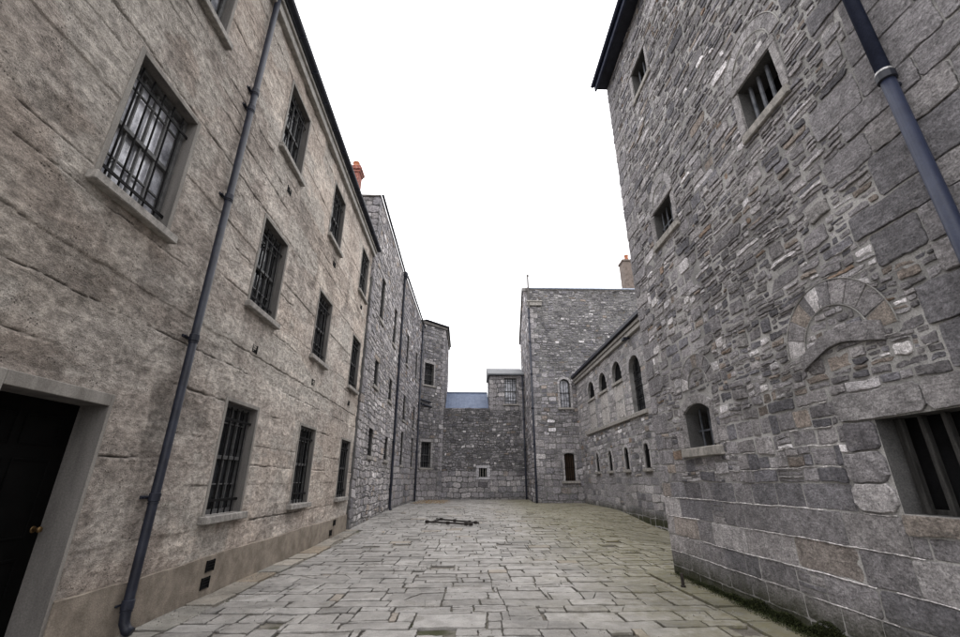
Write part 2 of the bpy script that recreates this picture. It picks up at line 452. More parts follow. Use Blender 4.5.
    def fill(s, a0, a1, z0, z1, rowh, w, palette, gap=.007, depth=(.004, .03), detail=1, slices=0., skew=.12, crack=0., slope=0., rough=.004, tintf=None, beads=None, bead=(.5, .014, .62)):
        R = s.R; z = z0
        while z < z1-.01:
            h = R.uniform(*rowh)
            if z+h > z1-.06: h = z1-z
            a = a0 - R.uniform(0, w[0])
            while a < a1:
                ww = R.uniform(*w)*(1. if R.random() < .8 else R.uniform(.5, 1.5))
                b = a+ww
                if b > a1-.05: b = a1
                cells = [(max(a, a0), b, z, z+h)]
                if R.random() < (slices(a, z) if callable(slices) else slices) and h > .1:
                    n = R.choice((2, 2, 3, 3, 4)) if h > .16 else 2
                    fr_ = sorted([0, 1]+[(k+R.uniform(-.28, .28))/n for k in range(1, n)]); cells = []
                    for k in range(n):
                        y0, y1 = z+h*fr_[k], z+h*fr_[k+1]; x = max(a, a0)
                        while x < b:
                            x2 = x+R.uniform(.5, 1.3)*ww*.8
                            if x2 > b-.07: x2 = b
                            cells.append((x, x2, y0, y1)); x = x2
                for c in cells:
                    if c[1]-c[0] < .04: continue
                    for q in s.cut(c):
                        cc = palette(R)
                        if tintf: cc = tintf((q[0]+q[1])/2, (q[2]+q[3])/2, cc)
                        if crack and R.random() < crack and q[1]-q[0] > .35:
                            u = q[0]+(q[1]-q[0])*R.uniform(.3, .7); sl = R.uniform(-.16, .16)
                            A = [(q[0]+gap, q[2]+gap), (u-gap*.3-sl, q[2]+gap), (u-gap*.3+sl*R.uniform(-.3, .3), (q[2]+q[3])/2), (u-gap*.3+sl, q[3]-gap), (q[0]+gap, q[3]-gap)]
                            B = [(u+gap*.3-sl, q[2]+gap), (q[1]-gap, q[2]+gap), (q[1]-gap, q[3]-gap), (u+gap*.3+sl, q[3]-gap), (u+gap*.3, (q[2]+q[3])/2)]
                            s.stone(None, gap, R.uniform(*depth), cc, detail, poly=A); s.stone(None, gap, R.uniform(*depth), cc, detail, poly=B)
                        else: s.stone(q, gap*R.uniform(.7, 1.4), R.uniform(*depth), cc, detail, skew, rough=rough)
                a = b
            z += h
            if beads is not None and z < z1-.02:
                a = a0; prev = None; ph = R.uniform(0, 50)
                while a < a1:
                    on = float(vnoise(a*1.6+ph, z*3, 5))*.7+float(vnoise(a*7+ph, z*5, 6))*.3 > bead[0]
                    if any(q[0]-.01 < a < q[1]+.01 and q[2]-.01 < z < q[3]+.01 for q in s.holes) or any(z > c_[3] and math.hypot(a-c_[0], z-c_[1]) < c_[2] for c_ in s.circ): on = False
                    if on:
                        wa, wz_ = s.w(a, z); hw = R.uniform(.0025, .0085); k = bead[2]*R.uniform(.75, 1.1); c = (k, k*.98, k*.95)
                        d = bead[1]+R.uniform(-.002, .003)
                        cur = [beads.vert(s.fr.p(wa, wz_-hw, d-.008), c), beads.vert(s.fr.p(wa, wz_-hw*.5, d), c), beads.vert(s.fr.p(wa, wz_+hw*.5, d), c), beads.vert(s.fr.p(wa, wz_+hw, d-.008), c)]
                        if prev:
                            for i in range(3): beads.f.append([prev[i], cur[i], cur[i+1], prev[i+1]])
                        prev = cur
                    else: prev = None
                    a += .035
    def block(s, a0, a1, z0, z1, c, gap=.006, depth=.025, detail=1, skew=.03, hole=True, rough=.003, base=-.03):
        s.stone((a0, a1, z0, z1), gap, depth, c, detail, skew, rough=rough, base=base)
        if hole: s.holes.append((a0, a1, z0, z1))
    def quoins(s, a_edge, sign, z0, z1, palette, rowh=(.3, .42), ln=(.34, .62), detail=1, depth=.03):
        z = z0; k = 0; R = s.R
        while z < z1-.1:
            h = R.uniform(*rowh)
            if z+h > z1-.15: h = z1-z
            L = ln[1]*R.uniform(.85, 1.1) if k % 2 else ln[0]*R.uniform(.85, 1.15)
            A = (a_edge, a_edge+L) if sign > 0 else (a_edge-L, a_edge)
            s.block(A[0], A[1], z, z+h, palette(R), .007, depth, detail)
            z += h; k += 1
    def ring(s, cx, cz, ri, ro, a0, a1, n, palette, depth=.03, detail=1, gap=.006, base=-.03, hole=True):
        for k in range(n):
            b0 = a0+(a1-a0)*k/n; b1 = a0+(a1-a0)*(k+1)/n; g = gap/ro; m = 3
            P = [(cx+ri*math.cos(b0+g*ro/ri+(b1-b0-2*g*ro/ri)*j/m), cz+ri*math.sin(b0+g*ro/ri+(b1-b0-2*g*ro/ri)*j/m)) for j in range(m+1)]
            P += [(cx+ro*math.cos(b1-g-(b1-b0-2*g)*j/m), cz+ro*math.sin(b1-g-(b1-b0-2*g)*j/m)) for j in range(m+1)]
            cs = s.circ; s.circ = []
            s.stone(None, 0, depth+s.R.uniform(-.006, .008), palette(s.R), detail, poly=P[::-1], pin=True, base=base)
            s.circ = cs
        if hole: s.circ.append((cx, cz, ro+.008, cz-.02))

def arc_of(op):
    """arc points of an opening head from left to right"""
    a, b, z0, z1, rise = op
    if rise <= 0: return [(a, z1), (b, z1)]
    w = (b-a)/2; r = (w*w+rise*rise)/(2*rise); cx = (a+b)/2; cz = z1+rise-r; t = math.asin(min(1, w/r)); n = 10
    if rise >= w: t = PI/2
    return [(cx-r*math.sin(t-2*t*k/n), cz+r*math.cos(t-2*t*k/n)) for k in range(n+1)]

def panel(mb, fr, s0, s1, z0, z1, ops, reveal=.25, c=(.3, .29, .275), rc=(.16, .155, .15)):
    S = sorted({s0, s1, *[o[0] for o in ops], *[o[1] for o in ops]}); Z = sorted({z0, z1, *[o[2] for o in ops], *[o[3]+o[4] for o in ops]})
    S = [x for x in S if s0 <= x <= s1]; Z = [x for x in Z if z0 <= x <= z1]
    for i in range(len(S)-1):
        for j in range(len(Z)-1):
            ma, mz = (S[i]+S[i+1])/2, (Z[j]+Z[j+1])/2
            if any(o[0] < ma < o[1] and o[2] < mz < o[3]+o[4] for o in ops): continue
            mb.poly([fr.p(S[i], Z[j]), fr.p(S[i+1], Z[j]), fr.p(S[i+1], Z[j+1]), fr.p(S[i], Z[j+1])], c)
    for o in ops:
        a, b, y0, y1, rise = o; d = -reveal
        mb.poly([fr.p(a, y0), fr.p(a, y0, d), fr.p(a, y1, d), fr.p(a, y1)], rc)
        mb.poly([fr.p(b, y0, d), fr.p(b, y0), fr.p(b, y1), fr.p(b, y1, d)], rc)
        mb.poly([fr.p(a, y0, d), fr.p(a, y0), fr.p(b, y0), fr.p(b, y0, d)], rc)
        A = arc_of(o); top = y1+rise
        for p, q in zip(A, A[1:]):
            mb.poly([fr.p(*p), fr.p(*p, d), fr.p(*q, d), fr.p(*q)], rc)
            if rise > 0 and (p[1] < top-1e-4 or q[1] < top-1e-4):
                mb.poly([fr.p(*p), fr.p(*q), fr.p(q[0], top), fr.p(p[0], top)], c)

def shell(mb, fr, depth, z1, c=(.15, .148, .146), s0=0, s1=None, z0=0, front=False, top=True):
    """side, back and top faces behind a wall front"""
    s1 = fr.L if s1 is None else s1; p = fr.p
    mb.poly([p(s0, z0, -depth), p(s0, z0), p(s0, z1), p(s0, z1, -depth)], c)
    mb.poly([p(s1, z0), p(s1, z0, -depth), p(s1, z1, -depth), p(s1, z1)], c)
    mb.poly([p(s1, z0, -depth), p(s0, z0, -depth), p(s0, z1, -depth), p(s1, z1, -depth)], c)
    if top: mb.poly([p(s0, z1), p(s1, z1), p(s1, z1, -depth), p(s0, z1, -depth)], c)

# ------------------------------------------------------------------ windows (local: x along wall, y outward, z up from the sill line, centred)
def head(w, h, rise, n=8, inset=0.):
    return arc_of((-w/2+inset, w/2-inset, 0, h-inset, rise))
def wz(x, w, h, rise):
    if rise <= 0: return h
    k = w/2; r = (k*k+rise*rise)/(2*rise); cz = h+rise-r
    return cz+math.sqrt(max(0, r*r-x*x))
_cache = {}
def window(parent, fr, s, z, w, h, rise=0., reveal=.22, style='sash', bars=5, sill=(.14, .12, .10), rails=(.13, .84), barr=.011, sillmat='sill', bary=-.10, glass='glass', barmat='iron'):
    key = (glass, barmat, round(w, 3), round(h, 3), round(rise, 3), round(reveal, 3), style, bars, sill, rails, barr, sillmat, bary)
    loc = fr.p(s, z) - Vector(parent.location); rot = fr.rot()
    if key in _cache:
        src = _cache[key]; o = src.copy(); col.objects.link(o); o.parent = parent; o.location = loc; o.rotation_euler = (0, 0, rot)
        for ch in list(src.children):
            k = ch.copy(); col.objects.link(k); k.parent = o
        return o
    y = -reveal
    m = MB()
    if style in ('sash', 'fixed', 'arch'):
        ft = .055
        m.box(-w/2, -w/2+ft, y+.02, y+.10, 0, h, bev=.004); m.box(w/2-ft, w/2, y+.02, y+.10, 0, h, bev=.004)
        m.box(-w/2+ft, w/2-ft, y+.021, y+.10, 0, .07, bev=.004)
        if rise <= 0: m.box(-w/2+ft, w/2-ft, y+.02, y+.10, h-.06, h, bev=.004)
        else:
            A = head(w, h, rise); B = [(x*(1-2*ft/w), min(zz, zz-ft*.8)) for x, zz in A]
            for k in range(len(A)-1):
                for yy in (y+.10,): m.poly([(A[k][0], yy, A[k][1]), (B[k][0], yy, B[k][1]), (B[k+1][0], yy, B[k+1][1]), (A[k+1][0], yy, A[k+1][1])])
                m.poly([(B[k][0], y+.02, B[k][1]), (B[k+1][0], y+.02, B[k+1][1]), (B[k+1][0], y+.1, B[k+1][1]), (B[k][0], y+.1, B[k][1])])
        gb = .011
        if style == 'sash':
            m.box(-w/2+ft, w/2-ft, y+.025, y+.085, h*.5-.03, h*.5+.03, bev=.004)
            nv = 4 if w > .9 else 3
            for k in range(1, nv):
                x = -w/2+ft+(w-2*ft)*k/nv
                m.box(x-gb, x+gb, y+.03, y+.065, .07, h*.5-.03); m.box(x-gb, x+gb, y+.03, y+.066, h*.5+.03, h-.06)
            for zz in (h*.26, h*.82):
                m.box(-w/2+ft, w/2-ft, y+.031, y+.06, zz-gb, zz+gb)
        else:
            m.box(-gb, gb, y+.03, y+.065, .07, wz(0, w, h, rise)-.05)
            for zz in (h*.33, h*.66): m.box(-w/2+ft, w/2-ft, y+.031, y+.06, zz-gb, zz+gb)
        wmat = M['wood']
    elif style == 'boards':
        n = 5
        for k in range(n):
            x0 = -w/2+w*k/n+.004; x1 = -w/2+w*(k+1)/n-.004
            zt = min(wz(x0, w, h, rise), wz(x1, w, h, rise))-.01
            m.box(x0, x1, y+.02, y+.05+.004*(k % 2), .0, zt, bev=.005)
        wmat = M['boards']
    else:
        # plain dark recess lined with a thin timber frame
        ft = .04
        m.box(-w/2, -w/2+ft, y+.01, y+.06, 0, h, bev=.004); m.box(w/2-ft, w/2, y+.01, y+.06, 0, h, bev=.004)
        m.box(-w/2+ft, w/2-ft, y+.011, y+.06, 0, ft, bev=.004)
        wmat = M['timber']
    o = m.build('window', wmat, None, local=True); o.parent = parent; o.location = loc; o.rotation_euler = (0, 0, rot)
    g = MB()
    A = head(w, h, rise)
    g.poly([(-w/2, y+.012, 0)]+[(x, y+.012, zz) for x, zz in A][::1]+[(w/2, y+.012, 0)])
    pn = g.build('pane', M['void'] if style in ('bars', 'timber', 'boards') else M[glass], None, local=True); pn.parent = o; fixn(pn)
    if bars:
        g = MB()
        for k in range(bars):
            x = -w/2+w*(k+.5 if style != 'sash' else k+.75)/(bars if style != 'sash' else bars+.5)
            zt = wz(x, w, h, rise)
            if style == 'timber':
                g.box(x-.022, x+.022, bary-.028, bary+.028, -.0, zt+.0, bev=.006)
            elif style == 'sash':
                g.tube([(x, bary, -.01), (x, bary, zt-.05)], barr, 7)
            else: g.tube([(x, bary, -.02), (x, bary, zt+.01)], barr, 7)
        for q in rails:
            zz = h*q
            if style == 'sash': g.box(-w/2-.0, w/2-.0, bary-.006+barr, bary+.008+barr, zz-.022, zz+.022, bev=.003)
            else: g.box(-w/2, w/2, bary-.006, bary+.006, zz-.016, zz+.016)
        gr = g.build('grille', M['timber'] if style == 'timber' else M[barmat], None, local=True); gr.parent = o
    if sill:
        ex, th, pr = sill
        g = MB(); g.box(-w/2-ex, w/2+ex, -.03, pr, -th, -.002, bev=.012)
        g.box(-w/2+.002, w/2-.002, y+.012, -.028, -.05, .004)
        sl = g.build('sill', M[sillmat], None, local=True); sl.parent = o
    _cache[key] = o
    return o

def gutter(mb, P0, P1, r=.065, n=8):
    """half round trough from P0 to P1 (top rim at given height)"""
    P0 = Vector(P0); P1 = Vector(P1); d = (P1-P0).normalized(); s = Vector((d.y, -d.x, 0)).normalized()
    A = []; B = []
    for k in range(n+1):
        t = PI*k/n; off = s*(math.cos(t)*r)-Vector((0, 0, 1))*(math.sin(t)*r)
        A.append(mb.vert(P0+off)); B.append(mb.vert(P1+off))
    A2 = []; B2 = []
    for k in range(n+1):
        t = PI*k/n; off = s*(math.cos(t)*r*.88)-Vector((0, 0, 1))*(math.sin(t)*r*.88)
        A2.append(mb.vert(P0+off)); B2.append(mb.vert(P1+off))
    for k in range(n):
        mb.f.append([A[k], B[k], B[k+1], A[k+1]]); mb.f.append([A2[k], A2[k+1], B2[k+1], B2[k]])
    mb.f.append(A+A2[::-1]); mb.f.append(B[::-1]+B2)
    mb.f.append([A[0], A2[0], B2[0], B[0]]); mb.f.append([A[-1], B[-1], B2[-1], A2[-1]])

def downpipe(parent, fr, s, z0, z1, r, off, collars, mat='pipe', shoe=True, hopper=False, brackets=True, sbottom=0.):
    m = MB()
    pts = [fr.p(s, z1, off), fr.p(s, z0+.22, off)]
    if shoe: pts += [fr.p(s, z0+.12, off+.01), fr.p(s, z0+.05, off+.05), fr.p(s+.01, z0+.02, off+.11)]
    else: pts += [fr.p(s, z0, off)]
    m.tube(pts, r, 14)
    if hopper:
        m.box(s-.14, s+.14, .01, .26, z1-.05, z1+.22, f=fr.f(), bev=.02); m.box(s-.1, s+.1, .03, .22, z1-.17, z1-.05, f=fr.f(), bev=.02)
    p = m.build('downpipe', M[mat], parent, smooth=False)
    p.data.polygons.foreach_set('use_smooth', [len(q.vertices) == 4 and not hopper for q in p.data.polygons])
    for cz in collars:
        b = MB()
        b.tube([fr.p(s, cz-.05, off), fr.p(s, cz-.045, off), fr.p(s, cz+.045, off), fr.p(s, cz+.05, off)], [r*1.02, r*1.2, r*1.2, r*1.02], 14)
        b.tube([fr.p(s, cz-.075, off), fr.p(s, cz-.06, off)], r*1.15, 14)
        b.box(s-.13, s+.13, 0, .022, cz-.02, cz+.02, f=fr.f(), bev=.004)
        b.tube([fr.p(s-.10, cz, .0), fr.p(s-.10, cz, .05)], .014, 6); b.tube([fr.p(s-.1, cz, .035), fr.p(s, cz, .035)], .012, 6)
        o = b.build('bracket', M[mat], None); o.data.transform(__import__('mathutils').Matrix.Translation(-Vector(parent.location)))
        o.parent = p
    return p

# =================================================================== A: concrete cell block on the left
FA = Fr((-3.95, 0), (-4.2, 18)); AEND = 16.25; ATOP = 10.78
A = thing('cell_block', (-4.1, 8, 0), 'long brown-grey concrete block on the left with three storeys of barred sash windows', 'building')
WA = []
for s0, s1 in ((3.85, 4.95), (7.32, 8.42), (10.80, 11.92), (14.62, 15.76)):
    if s0 > 5: WA.append((s0, s1, 1.13, 2.90, 0))
    WA.append((s0, s1, 4.70, 6.52, 0)); WA.append((s0, s1, 8.32, 10.10, 0))
DOOR = (3.72, 4.90, 0.0, 2.42, 0)
VA = [(7.86, 3.97), (11.2, 4.05), (14.93, 4.14), (8.02, 7.70), (11.62, 7.76), (15.27, 7.85), (7.72, .40), (7.66, .175), (14.67, .42), (14.36, .17)]
sc = [1.0]
while sc[-1] < AEND: sc.append(sc[-1] + (.10 if sc[-1] < 2.3 else max(.022, .022+.0042*(sc[-1]-4))))
zc = list(np.arange(0, ATOP, .0165))+[ATOP]
sc = [x for x in sc if all(abs(x-e) > .012 for o in WA+[DOOR] for e in o[:2])]+[e for o in WA+[DOOR] for e in o[:2]]+[AEND]
zc = [x for x in zc if all(abs(x-e) > .012 for o in WA+[DOOR] for e in o[2:4])]+[e for o in WA+[DOOR] for e in o[2:4]]
sc = np.array(sorted(set(sc))); sc = sc[sc <= AEND]; zc = np.array(sorted(set(zc)))
SS, ZZ = np.meshgrid(sc, zc, indexing='ij')
lifts = [0.]; rr = random.Random(3)
while lifts[-1] < 11.2: lifts.append(lifts[-1]+rr.choice((.30, .33, .36, .58, .62, .40)))
disp = np.zeros_like(SS); tintA = np.ones_like(SS); idx = np.zeros(SS.shape, int); groove = np.zeros_like(SS); lip = np.zeros_like(SS)
for k, zk in enumerate(lifts[1:]):
    b = zk + .022*(fbm(SS*.55, SS*0+k*3.7, 3, 20+k)-.5) + .05*(fbm(SS*6, SS*0+k*1.3, 5, 50+k)-.5)
    d = ZZ-b
    idx = np.where(d > 0, k+1, idx)
    pres = nst(.36, .56, fbm(SS*.8, SS*0+k*5.1, 5, 80+k))*(.45+.8*vnoise(SS*0+k, SS*0, 7))
    wid = .0065+.010*nst(.5, .8, fbm(SS*2.2, SS*0+k*2.1, 3, 110+k))
    groove = np.maximum(groove, pres*np.exp(-(d/wid)**2))
    lip = np.maximum(lip, pres*np.exp(-np.abs(d+.03)/.05)*(d < 0)*(.3+1.4*vnoise(SS*9, SS*0+k*7, 12)))
lo = np.array([rr.uniform(-.010, .010) for _ in range(len(lifts)+1)]); lt = np.array([rr.uniform(.91, 1.09) for _ in range(len(lifts)+1)])
n1 = fbm(SS*3, ZZ*5, 5, 1); n2 = fbm(SS*.55, ZZ*.8, 5, 2); n3 = fbm(SS*8, ZZ*9, 2, 3); n4 = fbm(SS*1.3, ZZ*2.2, 5, 9)
spall = nst(.56, .70, fbm(SS*1.2, ZZ*2.0, 5, 31))
disp = lo[idx]*1.0+(n1-.5)*.035+(n3-.5)*.014-groove*.034-spall*.014+lip*.008
near = np.ones_like(SS)
for o in WA+[DOOR]:
    dx = np.maximum.reduce([o[0]-SS, SS-o[1], SS*0]); dz = np.maximum.reduce([o[2]-ZZ, ZZ-o[3], SS*0]); near = np.minimum(near, nst(0, .16, np.hypot(dx, dz)))
disp *= near
disp = np.maximum(disp, -.045)
tone = lt[idx]*(.83+.34*n2)*(.84+.32*n1)
light = nst(.5, .66, n4)*.7+.7*nst(2.95, 3.3, ZZ)*(1-nst(3.9, 4.5, ZZ))*nst(.38, .62, n2+.1)
light = np.clip(light, 0, 1)
stain = np.zeros_like(SS)
for o in WA:
    c0 = (o[0]+o[1])/2
    stain = np.maximum(stain, np.exp(-np.maximum(0, (np.abs(SS-c0)-.5)/.13)**2)*np.exp(-np.maximum(0, o[2]-ZZ)/.75)*(ZZ < o[2])*(.25+1.1*nst(.35, .7, fbm(SS*7, ZZ*.6, 4, 61))))
stain = np.maximum(stain, .7*np.exp(-np.maximum(0, ATOP-ZZ)/.5)*nst(.35, .6, fbm(SS*3, ZZ*.5, 4, 62)))
stain = np.clip(stain, 0, 1)
base = np.array([.385, .330, .287]); lgt = np.array([.56, .51, .455]); drk = np.array([.085, .075, .067])
cA = base[None, None]*tone[..., None]
cA = cA*(1-light[..., None]*.62)+lgt[None, None]*tone[..., None]*light[..., None]*.62
cA = cA*(1-spall[..., None]*.25)
cA = cA*(1-.45*stain[..., None])+drk*.45*stain[..., None]
cA = cA*(1-.88*np.clip(groove, 0, 1)[..., None])
grey = nst(.45, .6, fbm(SS*.3, ZZ*.5, 4, 71))[..., None]
cA = cA*(1-grey*.25)+cA.mean(2)[..., None]*np.array([1.04, 1.0, .96])*grey*.25
cA = cA*(.80+.34*nst(3.5, 10, SS)*(1-.25*nst(7, 10.5, ZZ)))[..., None]  # uneven wall tone plus painted vignette, darker at the near end and top
streak = nst(.52, .72, fbm(SS*5.5, ZZ*.28, 5, 143))*nst(.4, .65, fbm(SS*.7, ZZ*.5, 4, 144)); cA = cA*(1-.26*streak)[..., None]
repair = nst(.60, .64, fbm(SS*.8+3, ZZ*1.3+7, 4, 151)); cA = cA*(1-repair[..., None]*.7)+np.array([.40, .37, .335])*repair[..., None]*.7
m = MB()
P = np.array(FA.O)[None, None]+SS[..., None]*np.array(FA.d)+ZZ[..., None]*np.array((0, 0, 1))+disp[..., None]*np.array(FA.n)
ns, nz = SS.shape
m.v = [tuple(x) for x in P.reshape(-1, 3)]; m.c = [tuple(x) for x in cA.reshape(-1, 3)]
for i in range(ns-1):
    ma = (sc[i]+sc[i+1])/2
    hs = [o for o in WA+[DOOR] if o[0] < ma < o[1]]
    for j in range(nz-1):
        mz = (zc[j]+zc[j+1])/2
        if any(o[2] < mz < o[3] for o in hs): continue
        a = i*nz+j; m.f.append([a, a+nz, a+nz+1, a+1])
cc = (.16, .14, .12)
shell(m, FA, 6.2, ATOP, cc, s0=1.0, s1=AEND)
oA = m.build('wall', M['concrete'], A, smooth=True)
# reveals, cement bands round the openings
f = FA.f()
for o in WA+[DOOR]:
    a, b, z0, z1, _ = o; isd = o is DOOR; d = -.30 if isd else -.24
    m = MB(); mr = MB()
    for q in ((a, z0, a, z1), (b, z1, b, z0), (b, z0, a, z0), (a, z1, b, z1))[:4]:
        mr.poly([FA.p(q[0], q[1], .012), FA.p(q[0], q[1], d), FA.p(q[2], q[3], d), FA.p(q[2], q[3], .012)])
    t0, t1, t2 = (.12, .045, .13) if isd else (.07, .07, .07); h = .018 if isd else .014
    m.box(a-t0, a-.001, -.02, h, z0, z1+t2, f=f, bev=.006); m.box(b+.001, b+t1, -.02, h, z0, z1+t2, f=f, bev=.006); m.box(a, b, -.02, h-.001, z1+.001, z1+t2, f=f, bev=.006)
    su = m.build('door_surround' if isd else 'window_surround', M['cement'], A)
    mr = mr.build('reveal', M['cement_dark'], None); mr.data.transform(Matrix.Translation(-Vector(A.location))); mr.parent = su
# plinth
for p0, p1 in ((1.0, DOOR[0]-.12), (DOOR[1]+.045, AEND)):
    m = MB(); x = p0
    while x < p1-.01:
        x2 = min(p1, x+.25)
        h0 = .53+.012*math.sin(x*1.7)+.006*math.sin(x*7); h1 = .53+.012*math.sin(x2*1.7)+.006*math.sin(x2*7)
        m.poly([FA.p(x, -.05, .034), FA.p(x2, -.05, .034), FA.p(x2, h1, .028), FA.p(x, h0, .028)])
        m.poly([FA.p(x, h0, .028), FA.p(x2, h1, .028), FA.p(x2, h1+.012, -.04), FA.p(x, h0+.012, -.04)])
        x = x2
    for q in (p0, p1): m.poly([FA.p(q, -.05, -.02), FA.p(q, -.05, .034), FA.p(q, .53, .028), FA.p(q, .54, -.04)])
    m.build('plinth', M['plinth'], A)
for (s, z) in VA:
    m = MB(); h = .034 if z < .5 else .0; w = .10 if z < .5 else .085
    m.box(s-w, s+w, h-.03, h+.008, z-.075, z+.075, f=FA.f())
    v = m.build('air_vent', M['void'], A)
    m = MB()
    for q in range(4):
        m.box(s-w, s+w, h+.006, h+.016, z-.07+.04*q, z-.06+.04*q, f=FA.f())
    m.box(s-w-.012, s-w+.004, h-.01, h+.018, z-.08, z+.08, f=FA.f()); m.box(s+w-.004, s+w+.012, h-.01, h+.018, z-.08, z+.08, f=FA.f())
    g = m.build('louvre', M['iron'], None); g.data.transform(__import__('mathutils').Matrix.Translation(-Vector(A.location))); g.parent = v
for o in WA:
    window(A, FA, (o[0]+o[1])/2, o[2], o[1]-o[0], o[3]-o[2], 0, .225 if o[0] < 9 else (.20 if o[0] < 13 else .175), 'sash', 5, (.13, .115, .11), (.12, .85), .0125, bary=-.09 if o[0] < 9 else -.06, glass='glass_sky_paint' if o[0] < 5 and o[2] > 3 else 'glass')
# door: panelled leaf, knob
dr = MB(); a, b = DOOR[0], DOOR[1]; f = FA.f(); dd = -.30
dr.box(a, b, dd-.04, dd, 0, 2.42, f=f)
def frame(mb, a0, a1, z0, z1):
    t = .022
    for q in ((a0, a0+t, z0, z1), (a1-t, a1, z0, z1), (a0+t, a1-t, z0, z0+t), (a0+t, a1-t, z1-t, z1)): mb.box(q[0], q[1], dd, dd+.012, q[2], q[3], f=f, bev=.004)
for a0, a1 in ((a+.14, a+.55), (a+.63, b-.14)):
    frame(dr, a0, a1, .25, .95); frame(dr, a0, a1, 1.12, 1.85); frame(dr, a0, a1, 1.98, 2.28)
dr.box(a, b, dd, dd+.02, .0, .16, f=f, bev=.005)
D_ = dr.build('door', M['door'], A)
from mathutils import Matrix
def sub(mb, name, mat, part, root, smooth=False):
    o = mb.build(name, mat, None, smooth=smooth); o.data.transform(Matrix.Translation(-Vector(root.location))); o.parent = part; return o
k = MB(); c0 = FA.p(b-.075, 1.19, dd)
k.tube([c0, c0+FA.n*.006, c0+FA.n*.008], [.032, .032, .02], 14); k.tube([c0+FA.n*.005, c0+FA.n*.04, c0+FA.n*.045, c0+FA.n*.06, c0+FA.n*.078, c0+FA.n*.085], [.011, .011, .022, .031, .024, .006], 14)
sub(k, 'door_knob', M['brass'], D_, A, True)
k = MB(); k.box(a, b, dd-.02, .05, -.02, .015, f=f, bev=.01); k.build('doorstep', M['sill'], A)
# eaves
m = MB(); f = FA.f()
m.box(1.0, AEND+.12, .0, .12, ATOP-.18, ATOP+.02, f=f, bev=.012); m.box(1.0, AEND+.14, .0, .17, ATOP+.02, ATOP+.10, f=f, bev=.01)
m.build('eave_board', M['fascia'], A)
m = MB(); gutter(m, FA.p(1.0, ATOP+.22, .24), FA.p(AEND+.22, ATOP+.22, .24), .085)
s = 1.4
while s < AEND:
    m.box(s-.012, s+.012, .12, .33, ATOP+.10, ATOP+.13, f=f); s += .9
m.build('gutter', M['pipe'], A)
m = MB(); p = FA.p
m.poly([p(1, ATOP+.12, .2), p(AEND+.2, ATOP+.12, .2), p(AEND+.2, ATOP+1.7, -3.1), p(1, ATOP+1.7, -3.1)]); m.poly([p(1, ATOP+1.7, -3.1), p(AEND+.2, ATOP+1.7, -3.1), p(AEND+.2, ATOP+.1, -6.3), p(1, ATOP+.1, -6.3)])
m.poly([p(AEND, ATOP, 0), p(AEND, ATOP, -6.2), p(AEND, ATOP+1.65, -3.1)])
m.build('roof', M['slate'], A)
downpipe(A, FA, 5.91, gz(-3.9, 5.9), ATOP+.12, .055, .10, (.30, 1.45, 3.55, 5.95, 7.85, 8.25))
# chimney
m = MB(); cx, cy = -4.92, 14.95
m.box(cx-.24, cx+.24, cy-.24, cy+.24, 10.8, 13.75, bev=.01); m.box(cx-.28, cx+.28, cy-.28, cy+.28, 13.75, 13.85, bev=.01); m.box(cx-.33, cx+.33, cy-.33, cy+.33, 13.85, 14.0, bev=.03); m.box(cx-.29, cx+.29, cy-.29, cy+.29, 14.0, 14.09, bev=.03)
ch = m.build('chimney', M['brick'], A)
m = MB(); m.tube([(cx, cy, 14.08), (cx, cy, 14.14), (cx, cy, 14.17), (cx, cy, 14.33), (cx, cy, 14.37), (cx, cy, 14.42)], [.16, .16, .125, .115, .15, .14], 14)
sub(m, 'chimney_pot', M['terracotta'], ch, A, True)

# =================================================================== B: stone block, left, middle distance
FB = Fr((-4.1, AEND+.05), (-4.15, 24.3)); BT = 13.68
B = thing('stone_block', (-4.2, 20.3, 0), 'tall grey rubble-stone block directly beyond the concrete block, with slit windows in two columns', 'building')
ops = []
for sx in (2.35, 6.12):
    for z0, z1 in ((2.58, 3.68), (5.50, 6.62), (8.55, 10.62)): ops.append((sx-.40, sx+.40, z0, z1, 0))
m = MB(); panel(m, FB, 0, FB.L, 0, BT, ops, .3, (.20, .195, .185)); shell(m, FB, 7, BT)
m.build('mortar', M['mortar'], B)
mb = MB(); ma = Mason(mb, FB, 21, .025)
for o in ops:
    ma.holes.append(o[:4]); ma.fixed.append(o[:4])
    ma.block(o[0]-.2, o[1]+.2, o[3], o[3]+.24, P_LGT(R), depth=.03, detail=0)
ma.quoins(0, 1, .0, BT, P_ASH, (.28, .4), (.3, .55), 0)
def tB(a, z, c):
    k = 1.28-.12*sst(0, 9, z); return (c[0]*k, c[1]*k, c[2]*k)
ma.fill(0, FB.L, 0, BT, (.16, .30), (.2, .55), P_LGT, .008, (.005, .035), 0, .3, .2, tintf=tB)
FBe = Fr((-11, AEND+.05), (-4.1, AEND+.05)); me_ = Mason(mb, FBe, 22, .015)
me_.quoins(FBe.L, -1, 9.6, BT, P_ASH, (.28, .4), (.35, .6), 0)
me_.fill(0, FBe.L, 9.6, BT, (.2, .34), (.3, .8), P_ASH, .008, (.004, .02), 0, .2, .15)
mb.build('wall', M['stone_far'], B)
for o in ops: window(B, FB, (o[0]+o[1])/2, o[2], .80, o[3]-o[2], 0, .17, 'fixed', 4, (.14, .14, .09), (.2, .8), .012, bary=-.05)
m = MB(); m.box(-.06, FB.L, -7.1, .04, BT, BT+.09, f=FB.f(), bev=.01); m.build('coping', M['cement_dark'], B)
m = MB(); gutter(m, FB.p(-.05, BT+.14, .098), FB.p(FB.L, BT+.14, .098), .058); m.build('gutter', M['pipe'], B)
downpipe(B, FB, 7.93, gz(-4, 24.2), BT-.1, .068, .10, (1.2, 3.6, 6.0, 8.4, 10.8, 13.0), hopper=True)

FD = Fr((-3.95, 35.0), (-2.13, 36.82))
